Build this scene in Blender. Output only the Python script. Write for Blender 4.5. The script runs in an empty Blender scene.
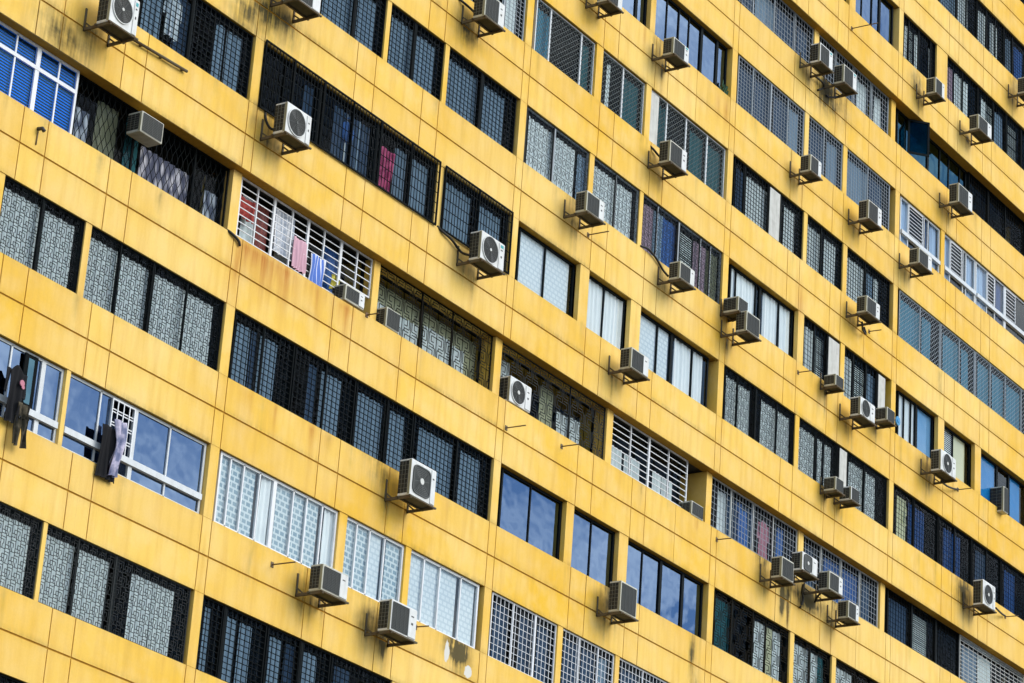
import bpy, bmesh, math, random
import numpy as np
from mathutils import Vector, Matrix
WALL_A=(.82,.48,.032); WALL_B=(.89,.635,.19)
SKY_SCALE=7.; CLOUD=(9.5,9.6,9.6); SUN_E=1.1; SUN_A=38.; EXPO=1.05
WINDOWS = [
(-1,0,-5.996,-4.046,'blackgrid','dark',[],[],[],[],[],None),
(-1,0,-3.876,-0.012,'blackgrid','dark',[],[-1.741],[],[-1.781],[(-2.962,-2.681,'G'),(-2.625,-2.455,'G'),(-2.085,-1.71,'N'),(-0.92,-0.683,'G'),(-0.623,-0.173,'G')],'window with black grille and black frame, washing inside'),
(-1,1,-6.446,-4.294,'blue','white',[-5.882,-4.795],[-5.33],[-5.882,-4.795],[-5.33],[],'blue tinted window with white frame'),
(-1,1,-4.27,-0.012,'wave','dark',[-2.547,-0.855],[],[-2.678,-0.991],[],[(-3.999,-3.654,'L'),(-3.494,-2.954,'O'),(-2.708,-2.35,'T2'),(-2.239,-0.879,'L'),(-0.414,0.027,'L'),(0.027,0.235,'O')],'deep dark window with wavy bar grille'),
(-1,2,-5.909,-3.857,'block','dark',[],[-4.883],[],[-4.924],[(-5.755,-4.841,'w'),(-4.741,-3.952,'w')],None),
(-1,2,-3.702,-0.012,'block','dark',[-2.845,-1.014],[-1.955],[-2.888,-1.06],[-2.0],[(-3.538,-2.8,'w'),(-2.72,-1.964,'w'),(-1.773,-0.967,'w'),(-0.883,-0.172,'w')],None),
(-1,3,-5.996,-3.849,'sash','alu',[-6.128,-5.13,-4.765,-4.557],[-4.348],[-6.128,-5.13,-4.765,-4.557],[-4.348],[],'sliding window with a half open black sash'),
(-1,3,-3.749,-0.012,'sash','alu',[-2.873,-2.569,-1.008],[-1.95],[-2.873,-2.569,-1.008],[-1.95],[],'wide sliding window with white bars over one pane'),
(-1,4,-5.996,-3.92,'block','dark',[-5.379],[],[-5.419],[],[(-5.054,-4.051,'W')],None),
(-1,4,-3.823,-0.044,'block','dark',[-2.963],[-1.995],[-3.006],[-2.039],[(-3.66,-2.94,'W'),(-2.815,-2.075,'W'),(-1.477,-0.895,'w'),(-0.868,-0.329,'W')],None),
(-1,5,-8.516,-0.016,'blackgrid','dark',[],[],[],[],[],None),
(0,-2,6.1,8.784,'greygrid','dark',[],[8.056],[],[7.992],[(8.205,8.597,'W'),(7.7,8.01,'G')],None),
(0,-1,0.28,3.926,'blackgrid','dark',[],[2.967],[],[2.923],[(2.102,2.999,'G'),(3.168,3.78,'G')],None),
(0,-1,4.064,5.993,'blackgrid','dark',[],[5.001],[],[4.955],[(4.298,5.034,'G'),(5.212,5.857,'G')],None),
(0,-1,6.139,8.731,'blackgrid','dark',[],[7.445],[],[7.396],[(6.366,7.479,'G'),(7.667,8.507,'G')],None),
(0,0,0.28,2.133,'cage','dark',[1.266],[],[1.169],[],[(1.824,2.208,'N')],None),
(0,0,2.157,4.028,'cage','dark',[3.199],[],[3.097],[],[(2.956,3.219,'w'),(3.518,3.852,'G'),(2.792,4.19,'N')],None),
(0,0,4.052,6.078,'cage','dark',[5.2],[],[5.093],[],[(4.874,5.221,'G'),(5.43,5.994,'G')],None),
(0,0,6.292,8.764,'cage','dark',[7.64],[],[7.528],[],[(6.638,7.513,'G'),(7.809,8.634,'G')],'caged window above an air conditioner'),
(0,1,0.32,4.506,'rails','white',[1.085,2.168,3.186,4.266],[1.607,2.673,3.738],[0.846,1.922,2.934,4.008],[1.365,2.425,3.483],[(0.725,1.15,'w'),(1.181,1.58,'M'),(1.828,2.266,'W'),(3.351,3.808,'D')],'deep window with white rail grille and drying washing'),
(0,1,4.707,8.784,'keydeep','dark',[7.75],[6.656],[7.333],[6.249],[(5.2,8.977,'O2'),(5.2,6.618,'W5'),(6.795,7.762,'W5'),(7.871,8.309,'W5')],'window with black fret grille and yellow reveal'),  # full-width olive sheet is coloured as the lit soffit behind the grille
(0,2,0.347,2.151,'blackgrid','dark',[1.252],[],[1.209],[],[(0.578,0.991,'G'),(1.021,1.199,'N'),(1.289,1.802,'G')],None),
(0,2,2.175,4.097,'blackgrid','dark',[3.187],[],[3.143],[],[(2.755,3.037,'N'),(3.163,3.799,'G')],None),
(0,2,4.121,6.03,'blackgrid','dark',[5.197],[],[5.15],[],[(4.38,5.17,'G'),(5.437,5.909,'G')],None),
(0,2,6.054,8.784,'blackgrid','dark',[7.601],[],[7.552],[],[(6.386,7.571,'G'),(7.855,8.575,'G')],None),
(0,3,0.372,3.91,'jal','white',[0.686,1.07,2.552,2.964,1.538,3.441],[1.982],[0.686,1.07,2.552,2.964,1.538,3.441],[1.982],[(0.433,0.691,'F'),(0.748,1.081,'F'),(1.154,1.475,'F'),(1.637,2.008,'W'),(2.127,2.563,'F'),(2.639,2.974,'F'),(3.051,3.39,'F'),(3.561,3.936,'W')],'frosted louvre window with white frame'),
(0,3,4.156,6.078,'jal','white',[4.544,4.962,5.45],[],[4.544,4.962,5.45],[],[(4.22,4.603,'F'),(4.603,5.021,'F'),(5.021,5.412,'F2'),(5.576,6.105,'F')],None),
(0,3,6.261,8.698,'jal','white',[6.784,7.331,8.061],[],[6.784,7.331,8.061],[],[(6.339,7.984,'F2'),(8.16,8.62,'F2')],None),
(0,4,0.298,2.163,'blackgrid','dark',[],[0.983],[],[0.941],[(0.547,0.687,'G'),(1.166,1.451,'G'),(1.565,1.912,'G')],None),
(0,4,2.187,4.1,'blackgrid','dark',[],[3.228],[],[3.183],[(2.437,2.792,'G'),(2.911,3.211,'N'),(3.452,3.878,'G')],None),
(0,4,4.124,6.0,'blackgrid','dark',[],[],[],[],[(4.434,4.904,'N')],None),
(1,-3,11.596,13.805,'glass','dark',[],[13.355],[],[13.355],[(13.184,13.452,'B2')],None),
(1,-3,14.032,17.571,'glass','dark',[14.718,15.275,15.744],[16.337,17.083],[14.718,15.275,15.744],[16.337,17.083],[(14.221,14.818,'S'),(14.91,16.368,'S'),(16.607,17.138,'S')],'dark framed window of blue glass panes'),
(1,-2,9.25,11.646,'diamond','alu',[9.867,11.132],[],[9.822,11.087],[],[(9.448,9.973,'T'),(11.338,11.76,'T2')],None),
(1,-2,11.922,13.814,'diamond','alu',[12.925],[],[12.878],[],[(12.358,12.53,'W'),(13.138,13.755,'T2')],None),
(1,-2,14.037,17.581,'diamond','alu',[14.883,15.77,16.755],[],[14.835,15.721,16.705],[],[(14.082,14.441,'P'),(14.696,14.969,'T2'),(16.122,16.686,'T2'),(16.971,17.642,'T2')],None),
(1,-1,9.146,11.647,'scroll','dark',[],[10.261],[],[10.217],[(9.33,10.325,'w'),(10.446,11.261,'w'),(11.303,11.675,'G')],None),
(1,-1,11.834,13.797,'scroll','dark',[12.83],[],[12.783],[],[(12.009,12.897,'w'),(12.983,13.673,'w')],None),
(1,-1,13.95,17.581,'scroll','dark',[14.661,16.616,17.083],[15.605],[14.612,16.566,17.032],[15.556],[(14.154,14.596,'R'),(14.596,14.998,'G'),(14.998,15.584,'D'),(15.857,16.363,'V'),(16.455,16.967,'R'),(17.014,17.627,'O')],'window with scroll grille and coloured curtains'),
(1,0,9.351,11.548,'slide','dark',[10.386],[],[10.386],[],[(9.421,10.398,'F2'),(10.477,11.398,'F2')],'window with white patterned blinds'),
(1,0,11.915,13.673,'slide','dark',[12.785],[],[12.785],[],[(11.969,12.819,'W'),(12.882,13.643,'W')],None),
(1,0,14.102,17.414,'slide','dark',[14.318,15.105,16.676],[15.727],[14.318,15.105,16.676],[15.727],[(14.158,14.374,'B3'),(14.417,15.118,'F2'),(15.206,15.65,'F2'),(15.919,16.689,'W'),(16.781,17.241,'W')],None),
(1,1,9.111,13.256,'keydeep','dark',[12.286],[],[11.828],[],[(9.655,9.998,'W'),(11.242,11.759,'O2'),(11.839,12.322,'W5'),(12.403,12.77,'W5')],'window with brown fret grille above a white air conditioner'),
(1,1,13.505,16.844,'rails','white',[14.669,16.327],[15.468],[14.348,15.996],[15.143],[(13.989,14.455,'W2'),(14.54,15.228,'W2'),(15.752,16.148,'W2'),(16.192,16.683,'W2')],'deep window with white rail grille'),
(1,2,9.309,11.607,'glass','dark',[10.411],[],[10.411],[],[(9.454,10.507,'S'),(10.583,11.509,'S')],'reflective blue window'),
(1,2,11.901,13.735,'glass','dark',[12.798],[],[12.798],[],[(12.059,12.898,'S'),(12.979,13.672,'S')],None),
(1,2,14.107,17.581,'glass','dark',[14.925],[15.716,16.676],[14.925],[15.716,16.676],[(14.293,15.051,'S'),(15.093,15.778,'S'),(15.951,16.739,'S'),(16.916,17.586,'S')],None),
(1,3,9.157,11.575,'whitegrid','white',[10.018],[10.838],[9.959],[10.778],[(9.476,10.026,'N'),(10.396,10.883,'N'),(11.109,11.643,'N')],None),
(1,3,11.768,13.863,'whitegrid','white',[12.53,13.283],[],[12.467,13.219],[],[(12.106,12.693,'N'),(12.811,13.287,'N'),(13.528,13.851,'G')],None),
(1,3,14.026,17.576,'whitegrid','white',[15.122,16.309],[],[15.057,16.242],[],[(14.38,15.125,'N'),(15.418,16.182,'N')],None),
(2,-5,21.593,23.533,'glass','dark',[],[],[],[],[],None),
(2,-5,23.876,26.284,'glass','dark',[24.453,25.037],[25.479],[24.453,25.037],[25.479],[(24.105,25.565,'S'),(25.743,26.101,'S')],None),
(2,-4,17.873,22.035,'whitegrid','grey',[18.962,20.05,21.109],[],[18.892,19.979,21.037],[],[(18.575,19.137,'N'),(19.24,20.228,'G'),(20.333,21.29,'N'),(21.451,21.993,'N')],None),
(2,-4,22.281,26.328,'whitegrid','grey',[23.352,24.37,25.407],[],[23.277,24.293,25.33],[],[(23.596,23.991,'G'),(24.789,25.367,'W'),(25.776,26.188,'W'),(23.991,24.732,'N')],None),
(2,-3,17.973,21.355,'greygrid','grey',[18.8,20.594],[19.714],[18.721,20.513],[19.634],[(18.282,18.933,'N'),(19.034,19.798,'N'),(20.004,20.731,'N'),(20.836,21.469,'G')],None),
(2,-3,21.567,23.44,'greygrid','grey',[22.511],[],[22.427],[],[(21.896,22.652,'N'),(22.815,23.53,'G')],None),
(2,-3,23.662,26.138,'greygrid','grey',[24.958],[],[24.871],[],[(23.974,25.104,'G'),(25.218,25.909,'N')],None),
(2,-2,18.015,21.475,'blackgrid','dark',[18.566,19.763],[20.374],[18.505,19.701],[20.311],[(18.355,18.699,'N'),(18.847,19.899,'w'),(19.752,20.26,'P'),(20.716,21.338,'w')],None),
(2,-2,21.659,23.588,'blackgrid','dark',[22.518],[],[22.453],[],[(21.968,22.607,'w'),(22.875,23.471,'w')],None),
(2,-2,23.807,26.283,'blackgrid','dark',[24.929],[],[24.862],[],[(24.129,25.02,'w'),(25.245,25.528,'G'),(25.642,25.87,'w')],None),
(2,-1,18.221,21.353,'slide','dark',[18.511,19.488,20.639],[19.687],[18.511,19.488,20.639],[19.687],[(18.282,18.547,'W'),(18.62,19.501,'W'),(19.947,20.651,'W'),(20.752,21.313,'W')],None),
(2,-1,21.649,23.602,'dark','dark',[22.339,23.026],[],[22.274,22.96],[],[(22.062,22.428,'W'),(22.639,23.063,'V'),(23.013,23.575,'P')],'window half covered by a white board'),
(2,-1,23.818,26.144,'dark','dark',[24.429,25.146,25.761],[],[24.362,25.079,25.693],[],[(24.193,24.576,'W'),(24.741,25.239,'V'),(25.406,25.854,'G'),(25.749,26.144,'P')],None),
(2,0,17.969,21.387,'block','dark',[18.631,20.556],[19.522],[18.561,20.484],[19.452],[(18.24,18.763,'W'),(18.859,19.39,'W'),(19.926,20.668,'W'),(20.768,21.32,'W')],None),
(2,0,21.59,23.631,'block','dark',[22.537],[],[22.463],[],[(21.88,22.653,'W'),(22.809,23.07,'w'),(23.228,23.545,'W')],None),
(2,0,23.655,26.346,'block','dark',[24.227,25.149],[],[24.151,25.072],[],[(23.723,24.097,'P'),(24.507,25.269,'W'),(25.379,25.931,'W')],None),
(2,1,17.898,22.073,'whitegrid','white',[18.923,19.973,20.949],[],[18.854,19.902,20.877],[],[(18.492,18.867,'w'),(19.292,19.626,'D'),(21.332,21.68,'D'),(18.914,20.107,'N')],'window with white grid grille and hanging clothes'),
(2,1,22.327,26.377,'whitegrid','white',[23.376,24.426,25.444],[],[23.301,24.349,25.367],[],[(22.794,23.205,'N'),(23.724,24.567,'D'),(24.78,25.533,'D'),(25.805,26.188,'N')],None),
(2,2,18.002,21.501,'key','dark',[20.492],[18.887,19.871],[20.384],[18.782,19.765],[(18.254,18.945,'T2'),(20.026,20.552,'W'),(20.648,20.938,'Y'),(20.987,21.328,'W')],None),
(2,2,21.698,23.613,'key','dark',[22.657],[],[22.545],[],[(21.968,22.718,'W'),(22.819,23.174,'W'),(23.174,23.481,'T2')],None),
(2,2,23.82,26.373,'key','dark',[24.98],[],[24.865],[],[(24.1,24.991,'W')],None),
(3,-7,26.669,35.169,'dark','dark',[],[],[],[],[],None),
(3,-6,26.669,31.36,'blackgrid','dark',[28.768,30.059,30.715],[],[28.697,29.986,30.641],[],[(29.24,30.147,'G'),(30.344,30.672,'w'),(30.672,31.003,'w')],None),
(3,-6,31.384,33.194,'blackgrid','dark',[32.052,32.664],[],[31.977,32.588],[],[(31.738,32.21,'w'),(32.55,33.029,'w')],None),
(3,-6,33.218,35.169,'blackgrid','dark',[33.838],[],[33.761],[],[(33.374,33.443,'w'),(33.651,34.0,'G'),(34.21,34.774,'D')],None),
(3,-5,26.77,28.747,'dark','dark',[27.144,27.758,28.505],[],[27.074,27.687,28.433],[],[(27.079,27.292,'W'),(27.415,27.599,'V'),(27.723,27.939,'W'),(28.593,28.782,'W'),(28.845,29.034,'T')],'window with slatted shutter strips'),
(3,-5,29.412,31.51,'dark','dark',[30.547],[],[30.473],[],[(29.734,30.119,'R'),(30.248,30.702,'W'),(30.833,31.16,'W')],None),
(3,-5,31.534,35.169,'dark','dark',[32.6,33.484,34.521],[],[32.524,33.407,34.443],[],[(31.954,32.289,'W'),(32.356,32.76,'V'),(32.895,33.44,'G'),(33.852,34.406,'V')],None),
(3,-4,27.002,31.333,'glass','dark',[29.646,30.217,30.922],[28.895],[29.646,30.217,30.922],[28.895],[(27.361,29.016,'B4'),(29.204,29.769,'B4'),(29.895,30.34,'S'),(30.532,30.788,'W'),(31.176,31.435,'W')],'dark blue window with one sash swung open'),
(3,-4,31.357,35.169,'dark','dark',[32.707,33.852],[],[32.631,33.775],[],[],None),
(3,-3,26.804,29.191,'barsash','alu',[27.279,28.242,28.485],[],[27.279,28.242,28.485],[],[(26.944,27.36,'B5'),(28.445,28.567,'B3'),(28.75,29.243,'B5')],None),
(3,-3,29.408,31.451,'barsash','alu',[29.844,30.663,30.854],[],[29.844,30.663,30.854],[],[(29.553,29.927,'B5'),(31.066,31.451,'B5')],None),
(3,-3,31.475,35.169,'barsash','alu',[32.21,32.735,33.332],[33.399],[32.21,32.735,33.332],[33.399],[(31.71,32.295,'B5'),(32.953,33.419,'B3')],None),
(3,-2,26.82,29.279,'chain','grey',[28.124],[],[28.053],[],[(27.103,28.227,'T'),(28.407,28.95,'T')],None),
(3,-2,29.303,31.447,'chain','grey',[30.539],[],[30.465],[],[(29.683,30.613,'T'),(30.864,31.306,'T')],None),
(3,-2,31.471,35.169,'chain','grey',[32.514,33.497,34.564],[],[32.438,33.42,34.486],[],[(31.88,32.59,'T'),(32.85,33.573,'T'),(33.771,34.641,'T')],None),
(3,-1,27.109,29.188,'slide','dark',[27.474,27.882],[28.176],[27.474,27.882],[28.176],[(27.196,28.129,'W4'),(28.365,29.14,'B2')],None),
(3,-1,29.55,31.46,'slide','dark',[30.404],[],[30.404],[],[(29.622,30.416,'V'),(30.539,31.221,'Y')],None),
(3,-1,31.838,35.169,'slide','dark',[],[33.182,33.966],[],[33.182,33.966],[(32.04,33.129,'B'),(34.109,34.772,'B')],'window with bright blue panes'),
(3,0,26.78,29.381,'dark','dark',[27.995],[],[27.925],[],[(27.229,27.745,'Y'),(27.86,28.092,'B3'),(28.208,28.852,'B3')],None),
(3,0,29.405,31.417,'dark','dark',[30.429],[],[30.355],[],[(29.983,30.649,'B3'),(30.71,31.016,'B3')],None),
(3,0,31.441,33.278,'dark','dark',[32.411],[],[32.335],[],[(31.946,32.511,'N')],None),
(3,0,33.302,35.169,'dark','dark',[],[],[],[],[(33.79,34.441,'B3')],None),
(3,1,26.758,31.093,'dark','dark',[26.995],[28.355,29.753],[26.925],[28.284,29.68],[(27.315,28.28,'N'),(28.625,29.439,'V')],'dark window with an open interior'),
(3,1,31.117,35.169,'rails2','white',[],[],[],[],[(31.576,32.438,'G'),(32.563,33.379,'W')],'window with white rail grid'),
]
EXTRA = [(0,-8.516,-6.176),(1,-8.516,-6.496),(2,-8.516,-6.176),(3,-8.516,-6.176),(4,-8.516,-6.176),(-2,0.28,3.75),(-2,3.95,5.9),(4,6.2,8.78),(-4,9.076,17.576),(-3,9.076,11.396),(-6,17.873,26.373),(-5,17.873,21.393),(-8,26.669,35.169),(-9,-17.323,-8.808),(-8,-17.323,-8.808),(-7,-17.323,-8.808),(-6,-17.323,-8.808),(-5,-17.323,-8.808),(-4,-17.323,-8.808),(-3,-17.323,-8.808),(-2,-17.323,-8.808),(-1,-17.323,-8.808),(0,-17.323,-8.808),(1,-17.323,-8.808),(2,-17.323,-8.808),(3,-17.323,-8.808),(4,-17.323,-8.808),(5,-17.323,-8.808),(6,-17.323,-8.808),(-9,-8.526,-0.012),(-8,-8.526,-0.012),(-7,-8.526,-0.012),(-6,-8.526,-0.012),(-5,-8.526,-0.012),(-4,-8.526,-0.012),(-3,-8.526,-0.012),(-2,-8.526,-0.012),(-1,-8.526,-0.012),(6,-8.526,-0.012),(-9,0.27,8.784),(-8,0.27,8.784),(-7,0.27,8.784),(-6,0.27,8.784),(-5,0.27,8.784),(-4,0.27,8.784),(-3,0.27,8.784),(5,0.27,8.784),(6,0.27,8.784),(-9,9.066,17.581),(-8,9.066,17.581),(-7,9.066,17.581),(-6,9.066,17.581),(-5,9.066,17.581),(4,9.066,17.581),(5,9.066,17.581),(6,9.066,17.581),(-9,17.863,26.377),(-8,17.863,26.377),(-7,17.863,26.377),(3,17.863,26.377),(4,17.863,26.377),(5,17.863,26.377),(6,17.863,26.377),(-9,26.659,35.173),(2,26.659,35.173),(3,26.659,35.173),(4,26.659,35.173),(5,26.659,35.173),(6,26.659,35.173),(-9,35.455,43.97),(-8,35.455,43.97),(-7,35.455,43.97),(-6,35.455,43.97),(-5,35.455,43.97),(-4,35.455,43.97),(-3,35.455,43.97),(-2,35.455,43.97),(-1,35.455,43.97),(0,35.455,43.97),(1,35.455,43.97),(2,35.455,43.97),(3,35.455,43.97),(4,35.455,43.97),(5,35.455,43.97),(6,35.455,43.97)]
POSTS = [(-1,0,-6.176,-5.996,'blackgrid'),(-1,0,-4.046,-3.876,'blackgrid'),(-1,1,-6.496,-6.446,'blue'),(-1,1,-4.294,-4.27,'blue'),(-1,2,-6.176,-5.909,'block'),(-1,2,-3.857,-3.702,'block'),(-1,3,-6.176,-5.996,'sash'),(-1,3,-3.849,-3.749,'sash'),(-1,4,-6.176,-5.996,'block'),(-1,4,-3.92,-3.823,'block'),(0,-2,3.75,3.95,'greygrid'),(0,-2,5.9,6.1,'greygrid'),(0,-1,3.926,4.064,'blackgrid'),(0,-1,5.993,6.139,'blackgrid'),(0,0,2.133,2.157,'cage'),(0,0,4.028,4.052,'cage'),(0,0,6.078,6.292,'cage'),(0,1,4.506,4.707,'rails'),(0,2,2.151,2.175,'blackgrid'),(0,2,4.097,4.121,'blackgrid'),(0,2,6.03,6.054,'blackgrid'),(0,3,3.91,4.156,'jal'),(0,3,6.078,6.261,'jal'),(0,4,2.163,2.187,'blackgrid'),(0,4,4.1,4.124,'blackgrid'),(0,4,6.0,6.2,'blackgrid'),(1,-3,11.396,11.596,'glass'),(1,-3,13.805,14.032,'glass'),(1,-2,11.646,11.922,'diamond'),(1,-2,13.814,14.037,'diamond'),(1,-1,11.647,11.834,'scroll'),(1,-1,13.797,13.95,'scroll'),(1,0,11.548,11.915,'slide'),(1,0,13.673,14.102,'slide'),(1,1,13.256,13.505,'keydeep'),(1,2,11.607,11.901,'glass'),(1,2,13.735,14.107,'glass'),(1,3,11.575,11.768,'whitegrid'),(1,3,13.863,14.026,'whitegrid'),(2,-5,21.393,21.593,'glass'),(2,-5,23.533,23.876,'glass'),(2,-4,22.035,22.281,'whitegrid'),(2,-3,21.355,21.567,'greygrid'),(2,-3,23.44,23.662,'greygrid'),(2,-2,21.475,21.659,'blackgrid'),(2,-2,23.588,23.807,'blackgrid'),(2,-1,21.353,21.649,'slide'),(2,-1,23.602,23.818,'dark'),(2,0,21.387,21.59,'block'),(2,0,23.631,23.655,'block'),(2,1,22.073,22.327,'whitegrid'),(2,2,21.501,21.698,'key'),(2,2,23.613,23.82,'key'),(3,-6,31.36,31.384,'blackgrid'),(3,-6,33.194,33.218,'blackgrid'),(3,-5,28.747,29.412,'dark'),(3,-5,31.51,31.534,'dark'),(3,-4,31.333,31.357,'glass'),(3,-3,29.191,29.408,'barsash'),(3,-3,31.451,31.475,'barsash'),(3,-2,29.279,29.303,'chain'),(3,-2,31.447,31.471,'chain'),(3,-1,29.188,29.55,'slide'),(3,-1,31.46,31.838,'slide'),(3,0,29.381,29.405,'dark'),(3,0,31.417,31.441,'dark'),(3,0,33.278,33.302,'dark'),(3,1,31.093,31.117,'dark')]
UNITS = [
('a', -4.599, -0.017, 0.722, 0.72, 0.6, 'round', 0),
('b', 0.277, 2.839, 0.791, 0.6, 0.6, 'square', 0),
('c', 6.407, 5.433, 0.716, 0.58, 0.6, 'square', 0),
('d', 11.019, 8.056, 0.608, 0.55, 0.6, 'square', 0),
('e', 0.411, 0.104, 0.746, 0.627, 0.6, 'round', 0),
('f', 6.928, 0.185, 0.841, 0.626, 0.6, 'round', 0),
('g', 5.212, -5.395, 0.826, 0.737, 0.6, 'hub', 0),
('h', 4.958, -8.138, 0.825, 0.611, 0.6, 'square', 0),
('i', 2.783, -8.014, 0.783, 0.506, 0.6, 'square', 0),
('j', 10.702, 2.811, 0.71, 0.493, 0.6, 'square', 0),
('k', 14.683, 2.824, 0.647, 0.434, 0.6, 'square', 0),
('l', 12.849, -0.008, 0.718, 0.495, 0.6, 'square', 0),
('m', 13.909, 8.103, 0.68, 0.442, 0.6, 'square', 0),
('n', 13.992, 5.418, 0.739, 0.546, 0.6, 'square', 0),
('o', 12.953, -5.438, 0.672, 0.675, 0.6, 'full', 0),
('p', 9.165, -1.995, 0.791, 0.565, 0.02, 'round', 1),
('q', 3.399, -1.986, 0.622, 0.333, 0.03, 'square', 1),
('r', 4.764, -2.015, 0.459, 0.412, 0.02, 'box', 1),
('s', 16.65, -2.04, 0.533, 0.329, 0.03, 'box', 1),
('t', -2.905, -1.251, 0.608, 0.402, 0.08, 'box', 1),
('u', 20.909, 11.197, 0.665, 0.532, 0.6, 'square', 0),
('v', 22.203, 11.213, 0.683, 0.523, 0.6, 'square', 0),
('w', 20.602, 8.038, 0.555, 0.464, 0.6, 'square', 0),
('x', 23.74, 8.062, 0.722, 0.54, 0.6, 'square', 0),
('y', 23.771, 5.518, 0.712, 0.456, 0.6, 'square', 0),
('z', 17.53, 3.155, 0.45, 0.375, 0.5, 'box', 0),
('aa', 17.595, 2.646, 0.638, 0.513, 0.7, 'full', 0),
('ab', 22.523, 3.123, 0.407, 0.307, 0.45, 'box', 0),
('ac', 23.575, 2.694, 0.779, 0.502, 0.6, 'round', 0),
('ad', 25.221, 3.152, 0.429, 0.363, 0.5, 'box', 0),
('ae', 28.129, 2.785, 0.879, 0.58, 0.6, 'hubround', 0),
('af', 32.869, 3.239, 0.3, 0.728, 0.2, 'box', 1),
('ag', 30.749, -0.053, 0.749, 0.686, 0.6, 'hubround', 0),
('ah', 19.876, -2.596, 0.582, 0.51, 0.6, 'full', 0),
('ai', 20.849, -2.126, 0.747, 0.458, 0.6, 'hub', 0),
('aj', 22.029, -2.263, 0.673, 0.466, 0.7, 'square', 0),
('ak', 23.228, -2.604, 0.526, 0.443, 0.6, 'square', 0),
('al', 26.645, 8.006, 0.754, 0.445, 0.6, 'square', 0),
('am', 28.972, 10.735, 0.845, 0.576, 0.6, 'square', 0),
('an', 27.46, 13.33, 0.527, 0.483, 0.6, 'square', 0),
('ao', 30.178, 13.46, 0.825, 0.463, 0.6, 'square', 0),
('ap', 22.68, 0.469, 0.4, 0.351, 0.45, 'box', 0),
('aq', 23.401, 0.442, 0.42, 0.362, 0.5, 'box', 0),
('ar', 33.364, 16.051, 0.7, 0.512, 0.6, 'square', 0),
]
CLOTHES = [
('shirt', 'black T-shirt with a small pink emblem hanging outside a sliding window', 'shirt', -5.13, -6.511, -0.12, 0.52, 0.98, 'shirt', 'black'),
('trousers', 'dark patterned trousers hanging below the black T-shirt', 'trousers', -4.938, -7.112, -0.16, 0.34, 0.72, 'trousers', 'camo'),
('towel', 'lavender and white towel twisted over the sill of a sliding window', 'towel', -2.566, -6.574, -0.15, 0.24, 1.0, 'twist', 'lavender'),
('black_cloth', 'black cloth hanging beside the lavender towel', 'cloth', -2.677, -6.73, -0.09, 0.5, 0.92, 'cloth', 'black'),
('shirt', 'white striped shirt hanging behind black grille at the top', 'shirt', -2.2, 1.811, 0.12, 0.5, 0.85, 'shirt', 'white'),
('towel', 'pink towel hung on white rails', 'towel', 2.2, -1.202, 0.22, 0.42, 0.62, 'cloth', 'pink'),
('towel', 'blue and white striped towel hung on white rails', 'towel', 2.765, -1.328, 0.2, 0.46, 0.6, 'cloth', 'stripe'),
('bed_sheet', 'white sheet drying behind white rails', 'sheet', 1.824, -0.798, 0.34, 0.6, 0.85, 'cloth', 'white'),
('red_cloth', 'dark red cloth drying behind the leftmost white rails', 'cloth', 0.65, -0.984, 0.34, 0.6, 0.4, 'cloth', 'maroon'),
('yellow_cloth', 'small yellow cloth beside the blue striped towel', 'cloth', 3.467, -1.424, 0.3, 0.25, 0.3, 'cloth', 'yellow'),
('checked_cloth', 'pink checked cloth behind a black caged window', 'cloth', 4.488, 1.661, 0.11, 0.5, 0.85, 'cloth', 'check'),
('blue_bag', 'round blue bag hanging inside a black caged window', 'bag', 3.242, 1.726, 0.05, 0.42, 0.46, 'round', 'blue'),
('dress', 'faded pink dress behind white grid grille', 'dress', 20.613, -0.893, 0.34, 0.55, 0.95, 'shirt', 'rose'),
('blue_cloth', 'blue cloth hanging left of the pink dress', 'cloth', 19.598, -0.971, 0.34, 0.42, 0.85, 'cloth', 'blue'),
('shirt', 'pale yellow shirt drying in a dark window above a round fan unit', 'shirt', 27.586, 1.857, 0.2, 0.5, 0.62, 'shirt', 'cream'),
]
RODS = [
(11.735, 2.778, 0.5, 'thin metal rod sticking out below the scroll grille window'),
(9.136, -2.601, 0.45, 'short rod on the pier seam under the white window unit'),
(11.233, -2.285, 0.4, 'short rod under the brown fret grille window'),
(2.045, -7.695, 0.5, 'rusty rod left of a bracketed unit under frosted louvres'),
(17.851, -2.264, 0.35, 'faint rod beside the pier under white grid window'),
(23.671, 13.577, 0.72, 'long rod below the top blue glass window'),
(21.402, 3.106, 0.35, 'short rod under the white boarded window'),
(6.577, -7.558, 0.28, 'stub rod right of the lowest bracketed unit'),
(4.146, -2.023, 0.26, 'stub rod beside the fret grille window'),
(25.072, 5.57, 0.32, 'stub rod beneath a bracketed unit beside the fourth pier'),
(30.386, 3.059, 0.36, 'rod right of the round fan unit by blue panes'),
(33.419, 0.436, 0.36, 'rod at the far right of the dark windows'),
]
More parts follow.
